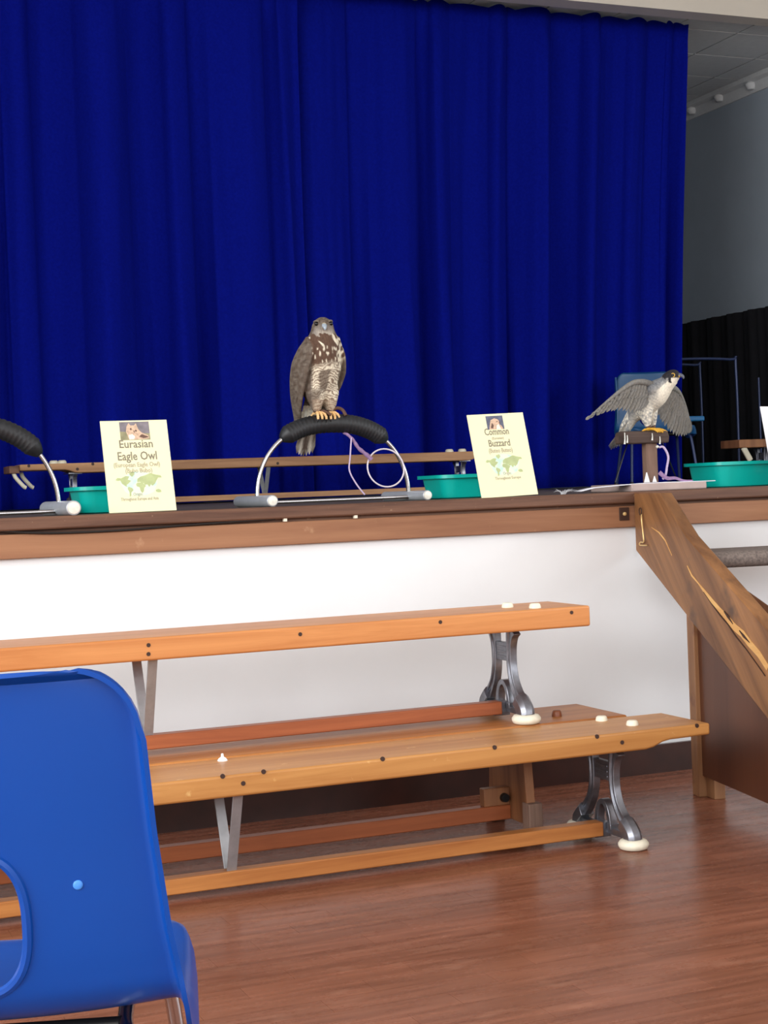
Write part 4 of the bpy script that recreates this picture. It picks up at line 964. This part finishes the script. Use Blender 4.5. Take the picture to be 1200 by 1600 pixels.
# ================================================================== CHAIRS
def chair_shell(mb_n=(36, 44), hw_top=.205, H=.815, th=.006):
    """moulded school chair shell; local: +y is the way the sitter faces, z up"""
    prof = [(-.222, H), (-.2205, H-.012), (-.218, H-.03), (-.205, H-.12), (-.188, H-.22), (-.174, H-.31), (-.163, .450), (-.150, .412), (-.120, .386), (-.06, .374), (.03, .374), (.11, .384), (.165, .394), (.195, .390), (.212, .372)]
    P = catmull([(0, a, b) for a, b in prof], 6); n = len(P); L = [0]
    for i in range(1, n): L.append(L[-1]+(P[i]-P[i-1]).length)
    hwt = [(0, hw_top), (.2, hw_top+.012), (.32, hw_top+.024), (.42, hw_top+.040), (.52, hw_top+.046), (.7, hw_top+.038), (.85, hw_top+.024), (.95, hw_top+.01)]
    us = [k/10*.9 for k in range(-10, 11)]; us = [-1, -1.0, -.992, -.975, -.945]+us+[.945, .975, .992, 1.0, 1]; m_ = len(us)-1
    flg = {0: 1.0, 1: .55, 2: .26, 3: .08, 4: .015}; vs = []; fs = []
    for i in range(n):
        d = (P[min(i+1, n-1)]-P[max(i-1, 0)]).normalized(); nn = Vector((0, d.z*-1, d.y))      # towards the sitter
        if nn.y < 0 and i < n//2: nn = -nn
        nn = Vector((0, -d.z, d.y)); hw = interp(hwt, L[i]); r = .075
        if L[i] < r: hw = hw-r+math.sqrt(max(0, r*r-(r-L[i])**2))
        e = L[-1]-L[i]
        if e < r: hw = hw-r+math.sqrt(max(.0004, r*r-(r-e)**2))
        for k in range(m_+1):
            u = us[k]; x = hw*u; q_ = min(k, m_-k); dep = .022+.040*ss(.36, .52, L[i])
            lift = .016*u*u-max(flg.get(q_, 0)*dep, .022*max(0, 1-L[i]/.014)**1.2); x += math.copysign(.004*flg.get(q_, 0), u) if q_ < 2 and L[i] > .08 else 0
            vs.append(P[i]+Vector((x, 0, 0))+nn*lift)
    for i in range(n-1):
        for k in range(m_): fs.append((i*(m_+1)+k, i*(m_+1)+k+1, (i+1)*(m_+1)+k+1, (i+1)*(m_+1)+k))
    return MB().add(vs, fs), P, L
def solidify_cut(mb, th, hole):
    me = mb.mesh('shell', None, 60); o = bpy.data.objects.new('shell_tmp', me); COL.objects.link(o)
    s_ = o.modifiers.new('s', 'SOLIDIFY'); s_.thickness = th; s_.offset = 0
    hm = hole.mesh('hole'); h_ = bpy.data.objects.new('hole_tmp', hm); COL.objects.link(h_)
    b_ = o.modifiers.new('b', 'BOOLEAN'); b_.operation = 'DIFFERENCE'; b_.object = h_; b_.solver = 'EXACT'
    bpy.context.view_layer.update(); out = bpy.data.meshes.new_from_object(o.evaluated_get(bpy.context.evaluated_depsgraph_get()))
    bpy.data.objects.remove(o); bpy.data.objects.remove(h_); return out
HC = .512; HWX, HWZ = .066, .088
def hole_poly(n=40, gx=0):
    out = []
    for k in range(n):
        a = 2*math.pi*k/n; c, s = math.cos(a), math.sin(a); e = .78
        out.append(((HWX+gx)*math.copysign(abs(c)**e, c), HC+(HWZ+gx)*math.copysign(abs(s)**e, s)))
    return out
def back_y(z):
    return interp([(.386, -.120), (.412, -.150), (.45, -.163), (.505, -.174), (.595, -.188), (.695, -.206), (.785, -.219), (.815, -.223)], z)
def make_chair(label, loc, rz, group=None, mat='chair_blue', frame='black_steel', detail=True):
    t = thing('school_chair', label, 'chair', loc, rz, group)
    mb, P, L = chair_shell()
    hole = MB().prism(hole_poly(), lambda a, b, q: (a, q, b), -.40, -.105)
    me = solidify_cut(mb, .006, hole)
    bmm = bmesh.new(); bmm.from_mesh(me)
    for f in bmm.faces: f.smooth = True
    for e in bmm.edges:
        if len(e.link_faces) == 2 and e.calc_face_angle(0) > math.radians(50): e.smooth = False
    bmm.to_mesh(me); bmm.free()
    shell = link('shell', me, mat, t)
    if detail:
        rim = [Vector((a, back_y(b)-.001, b)) for a, b in hole_poly(56, .001)]
        MB().tube(rim, .0065, 8, closed=True, ref=(0, 1, 0)).build('hole_rim', mat, shell, world=False)
        # rolled lip along the outer edge
        MB().ball((.128, back_y(.560)+.0025, .556), .006, .0018, .006).build('pale_spot', 'spot_blue', shell, world=False)  # small round spot of paler blue on the chair back
    mf = MB()
    for s in (-1, 1):
        mf_ = MB().tube(catmull([(s*.235, -.215, 0), (s*.205, -.150, .31), (s*.192, -.130, .346), (s*.17, -.10, .356), (s*.165, .0, .358), (s*.17, .08, .358), (s*.20, .125, .346), (s*.215, .145, .30), (s*.240, .195, 0)], 6), .0105, 12, ref=(1, 0, 0)).build('leg_frame', frame if not detail else 'chrome', t, world=False)
        for y in (-.215, .195):
            MB().lathe([(.0, 0), (.016, 0), (.016, .02), (.012, .03), (0, .03)], (s*(.235 if y < 0 else .240), y, 0), n=14).build('foot_cap', 'black_steel', mf_, world=False)
    for y in (-.085, .075): MB().tube([(-.166, y, .357), (.166, y, .357)], .010, 10, ref=(0, 1, 0)).build('cross_bar', 'black_steel', t, world=False)
    return t
CHAIR_RZ = -.30
pc = CAM+ray(-48, 1440)*1.84
off = Matrix.Rotation(CHAIR_RZ, 3, 'Z') @ Vector((0, -.175, 0))
make_chair('blue plastic school chair with hand hole standing on the hall floor', (pc.x-off.x, pc.y-off.y, 0), CHAIR_RZ)
# chairs at the back of the stage
pb = atY(996, 600, 4.9)
c2 = make_chair('teal blue plastic chair on the stage behind the falcon', (pb.x+.10, 4.85, S), math.radians(165), None, 'chair_blue_far', 'frame_blue', False)
for s_ in [c for c in c2.children if c.name.startswith('shell')]:
    ed = [Vector((.222+.006*k/8, -.200+.03*k/8+.02, .78-.33*k/8)) for k in range(9)]
    MB().sweep(ed, lambda i, t: [(-.005, -.016*math.sin(.3+2.6*t)-.003), (-.005, .016*math.sin(.3+2.6*t)+.003), (.005, .016*math.sin(.3+2.6*t)+.003), (.005, -.016*math.sin(.3+2.6*t)-.003)], ref=(0, 1, 0)).build('edge_flange', 'chair_blue_far', s_, world=False)
# tube hoops and a slab standing for the stacked chairs in the dark wing
yw = 5.75
fr = thing('chair_stack_frame', 'dark blue tubular metal frame of stacked chairs standing in the dark stage wing', 'chair stack', (atY(1130, 740, yw).x, yw, S))
a, b = atY(1100, 562, yw), atY(1149, 559, yw)
MB().tube(catmull([(a.x-.35, yw, S), (a.x-.35, yw, a.z-.06), (a.x-.29, yw, a.z), (b.x-.05, yw, a.z), (b.x, yw, a.z-.06), (b.x, yw, S)], 6), .011, 10, ref=(0, 1, 0)).build('hoop', 'frame_blue', fr)
MB().tube(catmull([(a.x-.35, yw+.5, S), (a.x-.35, yw+.5, a.z-.06), (a.x-.29, yw+.5, a.z), (b.x-.05, yw+.5, a.z), (b.x, yw+.5, a.z-.06), (b.x, yw+.5, S)], 6), .011, 10, ref=(0, 1, 0)).build('hoop', 'frame_blue', fr)
q = atY(1090, 654, yw)
MB().box((a.x-.36, yw-.012, q.z-.02), (q.x+.06, yw+.51, q.z+.02)).build('seat_edge', 'edge_blue', fr, bevel=.01)  # light blue seat edge of the stacked chairs
pp_ = atY(1187, 640, 6.0)
po = thing('drape_pole', 'slim blue-grey metal pole standing in front of the black drape', 'pole', (pp_.x, 6.0, S))
MB().cyl((pp_.x, 6.0, S), (pp_.x, 6.0, atY(1186, 590, 6.0).z), .009, 10).build('tube', 'frame_blue', po)
MB().lathe([(0, 0), (.09, 0), (.085, .012), (.012, .02), (0, .02)], (pp_.x, 6.0, S), n=20).build('base', 'black_steel', po)
# bench in the wing
yw2 = 5.0; a, b = atY(1155, 687, yw2), atY(1215, 683, yw2)
b5 = thing('balance_bench', 'reddish brown bench end with a white hook in the stage wing', 'bench', (a.x+.5, yw2+.12, S))
bench_top(b5, a.x, a.x+1.6, yw2, .24, a.z, .06, 'old_wood', False)
for X in (a.x+.28, a.x+1.3): cast_leg(b5, X, yw2, S, a.z-.06-S+.003)
h0, h1 = atY(1164, 702, yw2-.002), atY(1174, 720, yw2-.002)
MB().bar((h0.x, yw2+.02, a.z-.055), (h1.x+.01, yw2+.02, h1.z), .045, .02, (1, 0, 0)).build('hook', 'hook_white', b5, bevel=.008)
